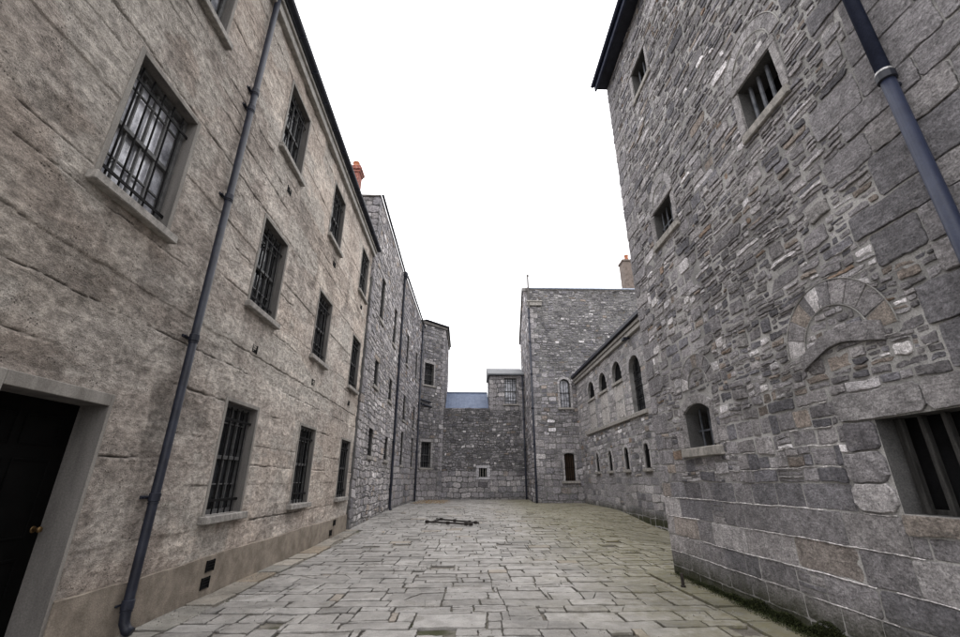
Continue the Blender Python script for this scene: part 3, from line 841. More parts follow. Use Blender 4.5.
# =================================================================== C: further block
FC = Fr((-4.15, 24.3), (-3.95, 35.0)); CT = 13.86
C_ = thing('stone_block', (-4.1, 29.6, .15), 'far left stone block between the two black downpipes, with tall narrow windows', 'building')
ops = []
for sx in (3.05, 7.4):
    for z0, z1 in ((2.5, 4.45), (5.15, 6.68), (8.70, 10.75)): ops.append((sx-.38, sx+.38, z0, z1, 0))
m = MB(); panel(m, FC, 0, FC.L, 0, CT, ops, .3, (.18, .175, .168)); shell(m, FC, 7, CT); m.build('mortar', M['mortar'], C_)
mb = MB(); ma = Mason(mb, FC, 31, .02)
for o in ops:
    ma.holes.append(o[:4]); ma.fixed.append(o[:4]); ma.block(o[0]-.18, o[1]+.18, o[3], o[3]+.22, P_LGT(R), detail=0)
ma.fill(0, FC.L, 0, 3.0, (.28, .4), (.4, .8), P_ASH, .008, (.005, .02), 0, .0, .08)
ma.fill(0, FC.L, 3.0, CT, (.16, .30), (.2, .55), P_RUB, .009, (.005, .035), 0, .3, .2)
mb.build('wall', M['stone_far'], C_)
for o in ops: window(C_, FC, (o[0]+o[1])/2, o[2], .76, o[3]-o[2], 0, .15, 'fixed', 4, (.12, .12, .09), (.2, .8), .012, bary=-.04)
m = MB(); m.box(0.0, FC.L, -7.1, .04, CT+.0, CT+.1, f=FC.f(), bev=.01); m.build('coping', M['cement_dark'], C_)
m = MB(); gutter(m, FC.p(0.02, CT+.16, .106), FC.p(FC.L+.05, CT+.16, .106), .066); m.build('gutter', M['pipe'], C_)
dp = downpipe(C_, FC, 9.45, gz(-4, 33.8), CT-.1, .07, .11, (1.2, 3.6, 6.0, 9.2, 11.6, 13.2), hopper=False, shoe=False)
m = MB()
m.tube([FD.p(-.42, 7.74, .42), FD.p(.3, 7.72, .22), FD.p(1.05, 7.66, .14)], .07, 8); m.tube([FD.p(-.15, 7.42, .3), FD.p(.3, 7.38, .2), FD.p(1.12, 7.30, .14)], .07, 8)
sub(m, 'branch_pipe', M['pipe'], dp, C_)

# =================================================================== D: chamfered corner tower
FD = Fr((-3.95, 35.0), (-2.13, 36.82)); DT = 14.38
D = thing('corner_tower', (-3.0, 36.0, .2), 'angled grey stone corner block at the far left with one barred window above another', 'building')
ops = [(.32, 1.32, 2.55, 4.5, 0), (.32, 1.32, 9.1, 10.95, 0)]
m = MB(); panel(m, FD, 0, FD.L, 0, DT, ops, .3, (.17, .165, .158)); 
FD2 = Fr((-2.13, 36.82), (-2.13, 43)); m.poly([FD2.p(0, 0), FD2.p(FD2.L, 0), FD2.p(FD2.L, DT), FD2.p(0, DT)])
m.poly([(-3.95, 35, DT), (-2.13, 36.82, DT), (-2.13, 43, DT), (-9, 43, DT), (-9, 35, DT)]); m.poly([(-9, 43, 0), (-2.13, 43, 0), (-2.13, 43, DT), (-9, 43, DT)])
m.build('mortar', M['mortar'], D)
mb = MB(); ma = Mason(mb, FD, 41, .018)
for o in ops:
    ma.holes.append(o[:4]); ma.fixed.append(o[:4])
    lc = (.25, .245, .238)
    ma.block(o[0]-.22, o[1]+.22, o[3], o[3]+.26, jit(lc, .06), detail=0, depth=.035)
    z = o[2]
    while z < o[3]-.05:
        z2 = min(o[3], z+R.uniform(.3, .45))
        ma.block(o[0]-R.uniform(.14, .26), o[0], z, z2, jit(lc, .12), detail=0); ma.block(o[1], o[1]+R.uniform(.14, .26), z, z2, jit(lc, .12), detail=0); z = z2
ma.quoins(FD.L, -1, 0, DT, P_ASH, (.3, .42), (.3, .5), 0)
ma.fill(0, FD.L, 0, 2.4, (.34, .48), (.4, .85), P_ASH, .008, (.005, .02), 0, 0, .06)
ma.fill(0, FD.L, 2.4, DT, (.18, .34), (.2, .6), P_DRK, .009, (.005, .035), 0, .25, .2)
ma2 = Mason(mb, FD2, 42, .018); ma2.fill(0, FD2.L, 7, DT, (.2, .34), (.25, .6), P_DRK, .009, (.005, .03), 0, .2, .2)
mb.build('wall', M['stone_far'], D)
for o in ops: window(D, FD, .82, o[2], 1.0, o[3]-o[2], 0, .3, 'sash', 5, (.2, .14, .09), (.2, .8), .013)
m = MB(); m.box(-.05, FD.L+.12, -.3, .14, DT, DT+.26, f=FD.f(), bev=.02)
m.box(.14, FD2.L, -.3, .14, DT+.003, DT+.257, f=FD2.f(), bev=.02); m.build('eave_board', M['cement_dark'], D)
m = MB(); p = FD.p
ap = Vector((-7, 40, DT+1.6))
q = [p(-.1, DT+.26, .25), p(FD.L+.2, DT+.26, .25), FD2.p(FD2.L, DT+.26, .25), Vector((-9, 43, DT+.26)), Vector((-9, 35, DT+.26))]
for k in range(len(q)): m.poly([q[k], q[(k+1) % len(q)], ap])
m.build('roof', M['slate'], D)
m = MB(); gutter(m, p(-.05, DT+.34, .22), p(FD.L+.2, DT+.34, .22), .085); m.build('gutter', M['pipe'], D)

# =================================================================== E: end wall + turret
EY = 36.82
FE = Fr((-2.13, EY), (1.78, EY)); ET = 7.4
E_ = thing('boundary_wall', (-.2, EY, .2), 'dark rubble end wall closing the yard, holding one small square barred window', 'wall')
o = (3.02, 3.66, 1.88, 2.56, 0)
m = MB(); panel(m, FE, 0, FE.L, 0, ET, [o], .28, (.13, .128, .125)); shell(m, FE, .55, ET); m.build('mortar', M['mortar'], E_)
mb = MB(); ma = Mason(mb, FE, 51, .03, .8)
hl = (o[0]-.26, o[1]+.26, o[2]-.2, o[3]+.22); ma.fixed.append(hl)
wc = (.36, .36, .365)
ma.block(hl[0], hl[1], o[3], hl[3], jit(wc, .05), depth=.04, detail=1); ma.block(hl[0], hl[1], hl[2], o[2], jit(wc, .05), depth=.05, detail=1)
ma.block(hl[0], o[0], o[2], o[3], jit(wc, .05), depth=.04); ma.block(o[1], hl[1], o[2], o[3], jit(wc, .05), depth=.04); ma.holes.append(o[:4])
ma.fill(0, FE.L, 0, 2.35, (.3, .45), (.35, .8), P_ASH, .009, (.005, .022), 0, .1, .08)
ma.fill(0, FE.L, 2.35, ET-.12, (.14, .28), (.16, .5), P_DRK, .01, (.003, .045), 0, .45, .25)
ma.fill(0, FE.L, ET-.12, ET, (.2, .3), (.5, .9), P_DRK, .01, (.02, .04), 0, 0, .1)
mb.build('wall', M['stone_far'], E_)
window(E_, FE, (o[0]+o[1])/2, o[2], .64, .68, 0, .24, 'bars', 3, None, (), .024, bary=-.06, barmat='sill')

FT = Fr((1.78, EY), (4.86, EY)); TT = 10.25
T = thing('turret', (3.3, EY, .2), 'square stone turret rising from the end wall with one barred window high up', 'building')
o = (1.32, 2.36, 7.76, 10.0, 0)
m = MB(); panel(m, FT, 0, FT.L, 0, TT, [o], .25, (.15, .148, .145)); shell(m, FT, 3, TT); m.build('mortar', M['mortar'], T)
mb = MB(); ma = Mason(mb, FT, 61, .025); ma.holes.append(o[:4]); ma.fixed.append(o[:4])
ma.block(o[0]-.2, o[1]+.2, o[3], TT, jit((.2, .197, .19), .1), detail=0)
ma.quoins(0, 1, 7.3, TT, P_ASH, (.3, .45), (.35, .6), 0); ma.quoins(FT.L, -1, 4.5, TT, P_ASH, (.3, .45), (.35, .6), 0)
ma.fill(0, FT.L, 0, 2.35, (.3, .45), (.35, .8), P_ASH, .009, (.005, .022), 0, .1, .08)
ma.fill(0, FT.L, 2.35, 7.2, (.15, .3), (.18, .5), P_DRK, .01, (.003, .045), 0, .35, .25)
ma.fill(0, FT.L, 7.2, TT, (.3, .42), (.3, .8), P_ASH, .009, (.005, .02), 0, .0, .08)
FTs = Fr((1.78, EY+3), (1.78, EY)); ms = Mason(mb, FTs, 62, .02); ms.fill(0, 3, 7.0, TT, (.2, .34), (.25, .6), P_DRK, .009, (.005, .02), 0, .2, .2)
mb.build('wall', M['stone_far'], T)
window(T, FT, (o[0]+o[1])/2, o[2], 1.04, 2.24, 0, .24, 'sash', 5, (.15, .13, .10), (.12, .9), .018, glass='glass_sky_paint')
m = MB(); p = FT.p
for (x0, x1, h0, h1) in ((-.14, FT.L+.05, .2, -3.1),):
    q = [p(x0, TT, h0), p(x1, TT, h0), p(x1, TT+.12, h0), p(x0, TT+.12, h0), p(x0, TT, h1), p(x1, TT, h1), p(x1, TT+1.4, h1), p(x0, TT+1.4, h1)]
    for k in ((0, 1, 2, 3), (3, 2, 6, 7), (0, 3, 7, 4), (1, 5, 6, 2), (0, 4, 5, 1), (4, 7, 6, 5)): m.poly([q[i] for i in k])
m.build('roof', M['slate'], T)
downpipe(T, FT, FT.L-.18, gz(4.8, 36.6), TT-.05, .075, .11, (1.5, 4.0, 6.5, 9.0), shoe=False)

# roof of a building behind the end wall
S = thing('slate_roofed_shed', (-.2, 39.5, 0), 'low building behind the end wall, only its blue slate roof showing', 'building')
m = MB(); m.box(-2.05, 1.75, 37.6, 43, 0, 7.2); m.build('wall', M['cement_dark'], S)
m = MB()
n = 16
for k in range(n):
    x0 = -2.05+3.8*k/n; x1 = -2.05+3.8*(k+1)/n
    m.poly([(x0, 37.45, 7.25), (x1-.02, 37.45, 7.25), (x1-.02, 40.2, 9.35), (x0, 40.2, 9.35)]); m.box(x1-.025, x1+.005, 37.45, 37.5, 7.22, 7.33)
    m.poly([(x1-.02, 37.45, 7.29), (x1, 37.45, 7.29), (x1, 40.2, 9.39), (x1-.02, 40.2, 9.39)]); m.poly([(x1-.02, 37.45, 7.25), (x1-.02, 37.45, 7.29), (x1-.02, 40.2, 9.39), (x1-.02, 40.2, 9.35)])
m.poly([(-2.05, 40.2, 9.35), (1.75, 40.2, 9.35), (1.75, 43, 7.2), (-2.05, 43, 7.2)])
m.box(-2.05, 1.75, 40.1, 40.3, 9.3, 9.42, bev=.03)
m.build('roof', M['slate_blue'], S)

# =================================================================== F: tall gabled building at the end, right
FX = 4.56; FY = 31.0; FTOP = 15.85
FF = Fr((FX, FY), (15, FY))
F_ = thing('gabled_building', (FX, FY, .2), 'tall grey stone building at the far end with an arched window above a boarded one', 'building')
ou = (2.11, 2.86, 6.55, 8.27, .375); ol = (2.12, 2.81, 1.59, 3.30, .11)
m = MB(); panel(m, FF, 0, FF.L, 0, FTOP, [ou, ol], .28, (.19, .187, .18))
FS = Fr((5.08, 40.4), (FX, FY)); LS = FS.L
prof = [(0, 0), (LS, 0), (LS, FTOP), (LS-3.6, 17.55), (0, 14.45)]
m.poly([FS.p(*q) for q in prof], (.16, .157, .152))
m.poly([(15, FY, 0), (15, 40.4, 0), (15, 40.4, 14.4), (15, FY, FTOP)]); m.poly([(5.08, 40.4, 0), (5.08, 40.4, 14.4), (15, 40.4, 14.4), (15, 40.4, 0)])
m.build('mortar', M['mortar'], F_)
mb = MB(); ma = Mason(mb, FF, 71, .025)
for o in (ou, ol):
    ma.fixed.append((o[0], o[1], o[2], o[3])); ma.holes.append((o[0], o[1], o[2], o[3]+ (o[4] if o is ol else .0)))
    z = o[2]
    while z < o[3]-.05:
        z2 = min(o[3], z+R.uniform(.32, .5)); c = jit((.32, .315, .31), .12)
        ma.block(o[0]-.16, o[0], z, z2, c, detail=0, depth=.035); ma.block(o[1], o[1]+.16, z, z2, c, detail=0, depth=.035); z = z2
w = (ou[1]-ou[0])/2; ma.ring((ou[0]+ou[1])/2, ou[3], w, w+.17, 0, PI, 7, pal([(1, (.34, .335, .33))], .1), .035, 0)
ma.block(ol[0]-.16, ol[1]+.16, ol[3]+ol[4], ol[3]+.36, (.31, .305, .30), detail=0)
ma.quoins(0, 1, 0, FTOP-.9, P_ASH, (.34, .5), (.4, .75), 0)
def tF(a, z, c):
    k = .92; return (c[0]*k, c[1]*k, c[2]*k*1.02)
ma.fill(0, FF.L, 0, 4.6, (.32, .46), (.35, .8), P_ASH, .009, (.005, .025), 0, .12, .1, tintf=tF)
ma.fill(0, FF.L, 4.6, 9.2, (.2, .34), (.25, .7), P_RUB, .01, (.004, .03), 0, .25, .2, tintf=tF)
ma.fill(0, FF.L, 9.2, FTOP, (.13, .24), (.18, .55), P_DRK, .011, (.003, .04), 0, .5, .25)
class GF(Mason):
    pass
ms = Mason(mb, FS, 72, .02)
z = 0.
while z < 17.4:
    h = R.uniform(.2, .36); zt = z+h
    a1 = LS if zt < FTOP else LS-3.6*(zt-FTOP)/(17.55-FTOP)
    a0 = 0 if zt < 14.45 else (LS-3.6)*(zt-14.45)/(17.55-14.45)
    a = a0
    while a < a1-.05:
        b = min(a1, a+R.uniform(.3, .8))
        ms.stone((a, b, z, zt), .009, R.uniform(.005, .03), P_RUB(ms.R), 0, .15); a = b
    z = zt
mb.build('wall', M['stone_far'], F_)
window(F_, FF, (ou[0]+ou[1])/2, ou[2], ou[1]-ou[0], ou[3]-ou[2], ou[4], .26, 'arch', 4, (.2, .14, .12), (.15, .6), .016, glass='glass_sky_paint')
window(F_, FF, (ol[0]+ol[1])/2, ol[2], ol[1]-ol[0], ol[3]-ol[2], ol[4], .26, 'boards', 5, (.3, .15, .14), (.08, .5), .02, bary=-.05)
m = MB(); f = FF.f()
m.box(.0, FF.L, -.2, .05, FTOP, FTOP+.10, f=f, bev=.01); m.build('coping', M['cement_dark'], F_)
m = MB(); m.box(.0, FF.L, -.25, .12, FTOP+.10, FTOP+.21, f=f, bev=.03); m.build('flashing', M['lead'], F_)
m = MB(); m.box(-.05, 1.1, .0, .22, 14.45, 14.75, f=f, bev=.02); m.box(-.1, 1.15, .0, .28, 14.75, 14.87, f=f, bev=.02); m.build('kneeler_stone', M['sill'], F_)
m = MB()
def bar(q0, q1, t=.16, ov=.14):
    a = Vector(q0); b = Vector(q1)
    p0 = [FS.p(a.x, a.y-.12, -.05), FS.p(b.x, b.y-.12, -.05), FS.p(b.x, b.y+t, -.05), FS.p(a.x, a.y+t, -.05)]; p1 = [v+FS.n*(ov+.05) for v in p0]
    m.poly(p1); m.poly(p0[::-1])
    for k in range(4): m.poly([p0[k], p0[(k+1) % 4], p1[(k+1) % 4], p1[k]])
bar((LS+.1, FTOP), (LS-3.6, 17.55)); bar((LS-3.6, 17.55), (-.3, 14.4)); m.build('verge', M['cement_dark'], F_)
m = MB()
m.poly([FS.p(LS, FTOP+.02), (15, FY, FTOP+.02), (15, FY+3.6, 17.6), FS.p(LS-3.6, 17.6)]); m.poly([FS.p(LS-3.6, 17.6), (15, FY+3.6, 17.6), (15, 40.6, 14.4), FS.p(-.2, 14.4)]); m.build('roof', M['slate'], F_)
m = MB(); m.box(13.0, 14.3, FY+.9, FY+1.9, 16.0, 19.05, bev=.02); m.box(12.93, 14.37, FY+.83, FY+1.97, 19.05, 19.25, bev=.03); ch = m.build('chimney', M['chimney_stone'], F_)
m = MB(); m.tube([(13.5, FY+1.3, 19.2), (13.5, FY+1.3, 19.3), (13.5, FY+1.3, 19.7), (13.5, FY+1.3, 19.76), (13.5, FY+1.3, 19.85)], [.2, .17, .15, .19, .17], 14); sub(m, 'chimney_pot', M['terracotta'], ch, F_, True)
downpipe(F_, FF, .06, gz(4.6, 30.8), 14.4, .075, .11, (1.5, 4.0, 6.5, 9.0, 11.5, 13.5), shoe=False)
m = MB(); m.tube([FF.p(.08, 14.2, .2), FF.p(.08, 17.0, .2)], .07, 10); m.tube([FF.p(.08, 16.95, .2), FF.p(.08, 17.1, .2)], .095, 10); m.build('vent_pipe', M['cement_dark'], F_)

# =================================================================== G: long low wing on the right
FG = Fr((7.9, FY), (7.9, 12.0)); GT = 8.62
def gy(y): return FY-y
G = thing('arcaded_wing', (7.9, 22, 0), 'low pale stone wing on the right with arched openings above four tiny windows', 'building')
ar = []; cyc = (27.25, 24.75, 22.2)
for y in cyc: ar.append((gy(y)-.70, gy(y)+.70, 6.52, 6.92, .70))
big = (gy(19.72)-.72, gy(19.72)+.72, 4.62, 6.55, .72)
sm = [(gy(y)-.30, gy(y)+.30, 2.13, 2.90, .27) for y in (27.2, 24.72, 22.12, 19.55)]
m = MB()
def recess(mb, a0, a1, z0, z1, d, c):
    p = FG.p
    for q in ([p(a0, z0, d), p(a1, z0, d), p(a1, z1, d), p(a0, z1, d)], [p(a0, z0), p(a0, z0, d), p(a0, z1, d), p(a0, z1)], [p(a1, z0, d), p(a1, z0), p(a1, z1), p(a1, z1, d)], [p(a0, z1), p(a0, z1, d), p(a1, z1, d), p(a1, z1)], [p(a0, z0, d), p(a0, z0), p(a1, z0), p(a1, z0, d)]): mb.poly(q, c)
rec = [(a[0], a[1], 4.62, 6.38, 0) for a in ar]
panel(m, FG, 0, FG.L, -.5, GT, ar+[big]+sm, .38, (.34, .334, .325), (.27, .265, .26)); shell(m, FG, 6, GT, z0=-.5)
m.build('mortar', M['mortar'], G)
mb = MB(); ma = Mason(mb, FG, 81, .018)
for o in ar+[big]:
    w = (o[1]-o[0])/2; ma.ring((o[0]+o[1])/2, o[3]+o[4]-w, w, w+.24, 0, PI, 11, pal([(1, (.31, .304, .295))], .12), .03, 0)
    ma.holes.append((o[0], o[1], o[2], o[3])); ma.fixed.append(o[:4])
for o in sm:
    w = .30; ma.ring((o[0]+o[1])/2, o[3], w, w+.14, 0, PI, 5, pal([(1, (.33, .324, .315))], .12), .03, 0)
    ma.holes.append((o[0], o[1], o[2], o[3])); ma.fixed.append(o[:4])
    for sg in (0, 1): ma.block(o[sg]-(0 if sg else .14), o[sg]+(.14 if sg else 0), o[2], o[3], jit((.33, .324, .315), .12), detail=0)
for a in ar:     # pale infill panels below the three lunettes, dark edge strips painted in for recess shadow
    z = 4.62
    for hh in (.9, .86):
        x = a[0]+.02
        while x < a[1]-.05:
            x2 = min(a[1]-.02, x+R.uniform(.4, .75))
            ma.stone((x, x2, z, z+hh), .005, .012, jit((.35, .338, .315), .1), 0, .03); x = x2
        z += hh
    ma.holes.append((a[0]-.07, a[1]+.07, 4.62, 6.4))
    for e in (a[0]-.07, a[1]+.025): ma.stone((e, e+.045, 4.62, 6.4), .002, -.03, (.05, .05, .05), 0, 0)
ma.fill(0, FG.L, -.5, 2.0, (.30, .40), (.4, .9), P_ASH, .008, (.004, .02), 0, .05, .06)
ma.fill(0, FG.L, 2.0, 4.3, (.2, .32), (.25, .6), P_RUB, .009, (.004, .03), 0, .2, .16)
ma.fill(0, FG.L, 4.3, GT-.2, (.22, .36), (.3, .7), P_LGT, .007, (.004, .018), 0, .1, .1)
mb.build('wall', M['stone_mossy'], G)
m = MB(); f = FG.f()
m.box(gy(29.0), gy(18.75), -.02, .12, 4.40, 4.60, f=f, bev=.02)
x = gy(29.0)
for o in ar: m.box(o[0]-.12, o[1]+.12, -.3, .09, 6.39, 6.54, f=f, bev=.015)
m.build('string_course', M['sill'], G)
m = MB(); m.box(0, FG.L, -.02, .14, GT-.38, GT-.16, f=f, bev=.02); m.box(0, FG.L, -.02, .22, GT-.155, GT+.02, f=f, bev=.02); m.build('cornice', M['fascia'], G)
m = MB(); m.box(.02, FG.L, .18, .36, GT+.03, GT+.22, f=f, bev=.02); m.build('gutter', M['pipe'], G)
m = MB(); p = FG.p; m.poly([p(0, GT+.2, .3), p(FG.L, GT+.2, .3), p(FG.L, GT+1.6, -2.6), p(0, GT+1.6, -2.6)]); m.poly([p(0, GT+1.6, -2.6), p(FG.L, GT+1.6, -2.6), p(FG.L, GT+.2, -6), p(0, GT+.2, -6)]); m.build('roof', M['slate'], G)
for o in ar: window(G, FG, (o[0]+o[1])/2, o[2], o[1]-o[0], o[3]-o[2], o[4], .17, 'bars', 0, None, ())
window(G, FG, (big[0]+big[1])/2, big[2], big[1]-big[0], big[3]-big[2], big[4], .30, 'arch', 6, None, (.2, .4, .6, .8, 1.0), .014, bary=-.2)
for o in sm: window(G, FG, (o[0]+o[1])/2, o[2], .60, o[3]-o[2], o[4], .10, 'bars', 2, (.13, .13, .13), (), .013, bary=-.06)
m = MB(); c = FG.p(gy(19.85), 8.18, 0)
m.box(gy(19.85)-.05, gy(19.85)+.05, 0, .16, 8.15, 8.22, f=f, bev=.01); m.box(gy(19.85)-.16, gy(19.85)+.16, .14, .36, 8.06, 8.22, f=f, bev=.025); m.build('floodlight', M['pipe'], G)

# =================================================================== H: big cell block on the right
HX = 3.95; HY = 9.2
FH = Fr((HX, HY), (HX, -2.0)); HT = 12.3
H = thing('rubble_block', (HX, 4, 0), 'towering grey rubble-stone block on the right with small barred openings and blind relieving arches', 'building')
def hy(y): return HY-y
w1 = (hy(7.64), hy(6.88), 10.22, 10.98, 0); w2 = (hy(7.72), hy(6.93), 6.30, 6.98, 0); w3 = (hy(7.80), hy(6.96), 2.17, 2.76, .13)
wb = (hy(4.64), hy(3.92), 6.27, 7.02, 0); wl = (hy(4.13), hy(3.10), 1.365, 2.20, 0)
HW = [w1, w2, w3, wb, wl]
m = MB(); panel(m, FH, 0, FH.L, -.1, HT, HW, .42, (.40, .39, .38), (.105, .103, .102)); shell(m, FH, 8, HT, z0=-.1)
m.build('mortar', M['mortar'], H)
mb = MB(); ma = Mason(mb, FH, 93, .010, .75)
for o in HW:
    ma.fixed.append(o[:4]); ma.holes.append((o[0], o[1], o[2], o[3]+o[4]))
lc = (.285, .279, .272)
def surround(o, t, tl, ts, ex, lcol=lc, lint=True, sides=True):
    a, b, z0, z1, rise = o
    if lint: ma.block(a-ex, b+ex, z1+rise, z1+rise+tl, jit(lcol, .08), depth=.03, detail=2)
    if sides: ma.block(a-t, a, z0, z1+rise, jit(lcol, .1), depth=.028, detail=2); ma.block(b, b+t*.9, z0, z1+rise, jit(lcol, .1), depth=.028, detail=2)
    if ts: ma.block(a-ex, b+ex, z0-ts, z0, jit(lcol, .08), depth=.028, detail=2)
surround(w1, .13, .14, 0, .14); surround(w2, .15, .13, 0, .15); surround(wb, .13, .14, 0, .12)
surround(w3, .15, .0, 0, .2, lint=False)
# cambered head of the low left window
cx3 = (w3[0]+w3[1])/2; k3 = (w3[1]-w3[0])/2; r3 = (k3*k3+.13*.13)/(2*.13); a3 = math.asin(k3/r3)
ma.ring(cx3, w3[3]+.13-r3, r3+.004, r3+.16, PI/2-a3*1.1, PI/2+a3*1.1, 5, pal([(1, lc)], .1), .03, 2, hole=False)
ma.holes.append((w3[0]-.14, w3[1]+.14, w3[3]-.02, w3[3]+.31))
# relieving arches
PV = pal([(3, (.235, .229, .226)), (2, (.19, .187, .188)), (1.2, (.24, .215, .185)), (.8, (.48, .47, .46))], .16)
def relief(y, z, ri, ro, n, key=False, inner=True, a0=0., a1=PI, fillr=(.07, .14)):
    c = hy(y)
    ma.ring(c, z, ri, ro, a0, a1, n, PV, .010, 2, .003)
    # narrow raised mortar bead along both edges of the arch
    for rr_ in (ri-.006, ro+.006):
        pts = [FH.p(c+rr_*math.cos(a0+(a1-a0)*k/28), z+rr_*math.sin(a0+(a1-a0)*k/28), .012) for k in range(29)]
        bd_ = MB(); bd_.tube(pts, .007, 6, c=(.40, .39, .375)); bd_.build('arch_pointing', M['mortar'], H)
    if inner:
        z_ = z
        while z_ < z+ri-.03:
            h = R.uniform(*fillr); zt = min(z_+h, z+ri-.005)
            hw = math.sqrt(max(.0004, ri*ri-(zt-z)**2))-.01; a = c-hw
            while a < c+hw-.03:
                b = min(c+hw, a+R.uniform(.1, .26)); cs = ma.circ; ma.circ = []
                ma.stone((a, b, z_, zt), .004, R.uniform(.002, .02), P_RUB(ma.R), 1, .15, pin=True); ma.circ = cs; a = b
            z_ = zt
        ma.holes.append((c-ri, c+ri, z-.001, z+ri*.5))
relief(4.28, 3.02, .43, .70, 9); relief(7.18, 3.16, .33, .56, 7); PV = pal([(3, (.36, .354, .35)), (2, (.29, .286, .284))], .1); relief(4.28, 7.16, .42, .60, 9); relief(7.33, 7.12, .36, .54, 7); 
# white keystone-like patches and the humped lintel under the big relieving arch
mk = Mason(mb, FH, 97, 0); mk.ring(hy(4.28), 3.02, .435, .695, PI*.52, PI*.61, 1, pal([(1, (.62, .61, .60))], .03), .018, 2, .003, hole=False)
cyl = hy(4.25); pts = []
for k in range(13):
    t = -1+2*k/12; pts.append((cyl+.52*t, 2.86+.15*(1-t*t)+.03*t+R.uniform(-.012, .012)))
for k in range(12, -1, -1):
    t = -1+2*k/12; pts.append((cyl+.52*t, 3.03+.13*(1-t*t)+.05*t+R.uniform(-.012, .012)))
mk.stone(None, 0, .055, (.215, .21, .208), 2, poly=pts, pin=True)
ma.holes.append((cyl-.52, cyl+.52, 3.0, 3.03))
# long lintel over the timber-barred window, and its tooled sill
ma.block(wl[0]-.42, wl[0]+.55, 2.2, 2.49, (.245, .24, .235), depth=.03, detail=2); ma.block(wl[0]+.55, wl[1]+.5, 2.2, 2.49, (.25, .244, .238), depth=.035, detail=2)
ma.block(wl[0]-.02, wl[0]+.5, 1.19, 1.365, (.25, .225, .195), depth=.03, detail=2); ma.block(wl[0]+.5, wl[1]+.1, 1.19, 1.365, (.24, .22, .195), depth=.03, detail=2)
for z0, z1 in ((1.365, 1.63), (1.63, 1.92), (1.92, 2.2)): ma.block(wl[0]-R.uniform(.35, .55), wl[0], z0, z1, P_ASH(R), depth=.035, detail=2)
# corner quoins, rough big blocks toward the near end, odd big stones in the rubble
ma.quoins(0, 1, 1.6, HT, P_BLK, (.26, .42), (.34, .70), 2, .016)
for (y_, z_, w_, h_) in ((6.33, 3.68, .20, .20), (5.55, 2.80, .17, .12), (7.02, 4.72, .20, .15), (7.75, 4.55, .22, .13), (8.55, 4.2, .3, .2), (3.62, 2.78, .2, .14), (8.3, 5.2, .26, .2)):
    ma.block(hy(y_)-w_/2, hy(y_)+w_/2, z_-h_/2, z_+h_/2, jit((.60, .59, .575), .08), .006, .02, 2, .22, rough=.01)
ma.cutr = (.02, .09); ma.warp = .006; ma.tilt = .6; rq = random.Random(5); z = 2.5
while z < HT:
    h = rq.uniform(.26, .46); a = hy(3.45)+rq.uniform(-.5, .4)
    while a < FH.L:
        b = a+rq.uniform(.45, 1.0)
        ov = any(not (b <= q[0] or a >= q[1] or z+h <= q[2] or z >= q[3]) for q in ma.holes)
        if not ov and not any(z+h > c_[3]-.2 and math.hypot((a+b)/2-c_[0], z+h/2-c_[1]) < c_[2]+.12 for c_ in ma.circ): ma.block(a, b, z, z+h, P_BLK(rq), .004, rq.uniform(.012, .030), 2, .04, rough=.006)
        a = b
    z += h
for k in range(70):
    a = rq.uniform(.6, 5.6); z = rq.uniform(1.7, 11.8); w_ = rq.uniform(.16, .42); h = rq.uniform(.14, .30)
    if any(not (a+w_ <= q[0]-.02 or a >= q[1]+.02 or z+h <= q[2]-.02 or z >= q[3]+.02) for q in ma.holes): continue
    if any(math.hypot(a+w_/2-c_[0], z+h/2-c_[1]) < c_[2]+.3 for c_ in ma.circ): continue
    c = (.42, .415, .40) if k % 6 == 0 else ((.25, .245, .235) if k % 3 == 0 else P_RUB(rq))
    if k % 6 == 0: w_ *= .6; h *= .7
    ma.block(a, a+w_, z, z+h, c, .008, rq.uniform(.012, .035), 2, .22, rough=.01)
ma.warp = .004; ma.bev = (.004, .008); ma.tilt = .35; ma.cutr = (.03, .10); ma.rag = .6
ma.fill(0, FH.L, -.1, 1.62, (.25, .33), (.28, .8), P_ASH, .0055, (.004, .013), 2, .05, .03, beads=mb, bead=(.40, .016, .72))
ma.warp = .008; ma.tilt = .7
ma.fill(0, FH.L, 1.62, 2.6, (.15, .27), (.2, .55), P_RUB, .006, (.002, .022), 2, .3, .10, beads=mb, bead=(.47, .02, .6))
ma.warp = .007; ma.bev = (.002, .006); ma.tilt = 1.3; ma.cutr = (.02, .14); ma.endk = .6; ma.rag = 1.3
def sH(a, z):
    blocky = (1-sst(1.6, 4.2, a))*(1-.55*sst(4.5, 9, z))
    return .92-.62*blocky
def tH(a, z, c):
    k = 1.0+.16*(1-sst(1.0, 4.5, a)); return (c[0]*k, c[1]*k, c[2]*k)
ma.fill(0, FH.L, 2.6, HT, (.11, .24), (.18, .6), P_RUB, .0028, (.000, .026), 1, sH, .28, rough=.007, tintf=tH, beads=mb, bead=(.66, .021, .42))
mb.build('wall', M['stone_mossy'], H)
window(H, FH, (w1[0]+w1[1])/2, w1[2], .76, .76, 0, .40, 'bars', 3, (.12, .13, .05), (), .022, bary=-.14, barmat='bar_grey')
window(H, FH, (w2[0]+w2[1])/2, w2[2], .79, .68, 0, .40, 'bars', 4, (.16, .15, .06), (.45,), .018, bary=-.14, barmat='bar_grey')
window(H, FH, (w3[0]+w3[1])/2, w3[2], .84, .59, .13, .40, 'bars', 3, (.2, .15, .09), (.5,), .018, bary=-.2, barmat='bar_grey')
window(H, FH, (wb[0]+wb[1])/2, wb[2], .72, .75, 0, .40, 'bars', 4, (.1, .14, .06), (), .027, bary=-.13, barmat='bar_grey')
window(H, FH, (wl[0]+wl[1])/2, wl[2], wl[1]-wl[0], wl[3]-wl[2], 0, .24, 'timber', 5, None, (), bary=-.15)
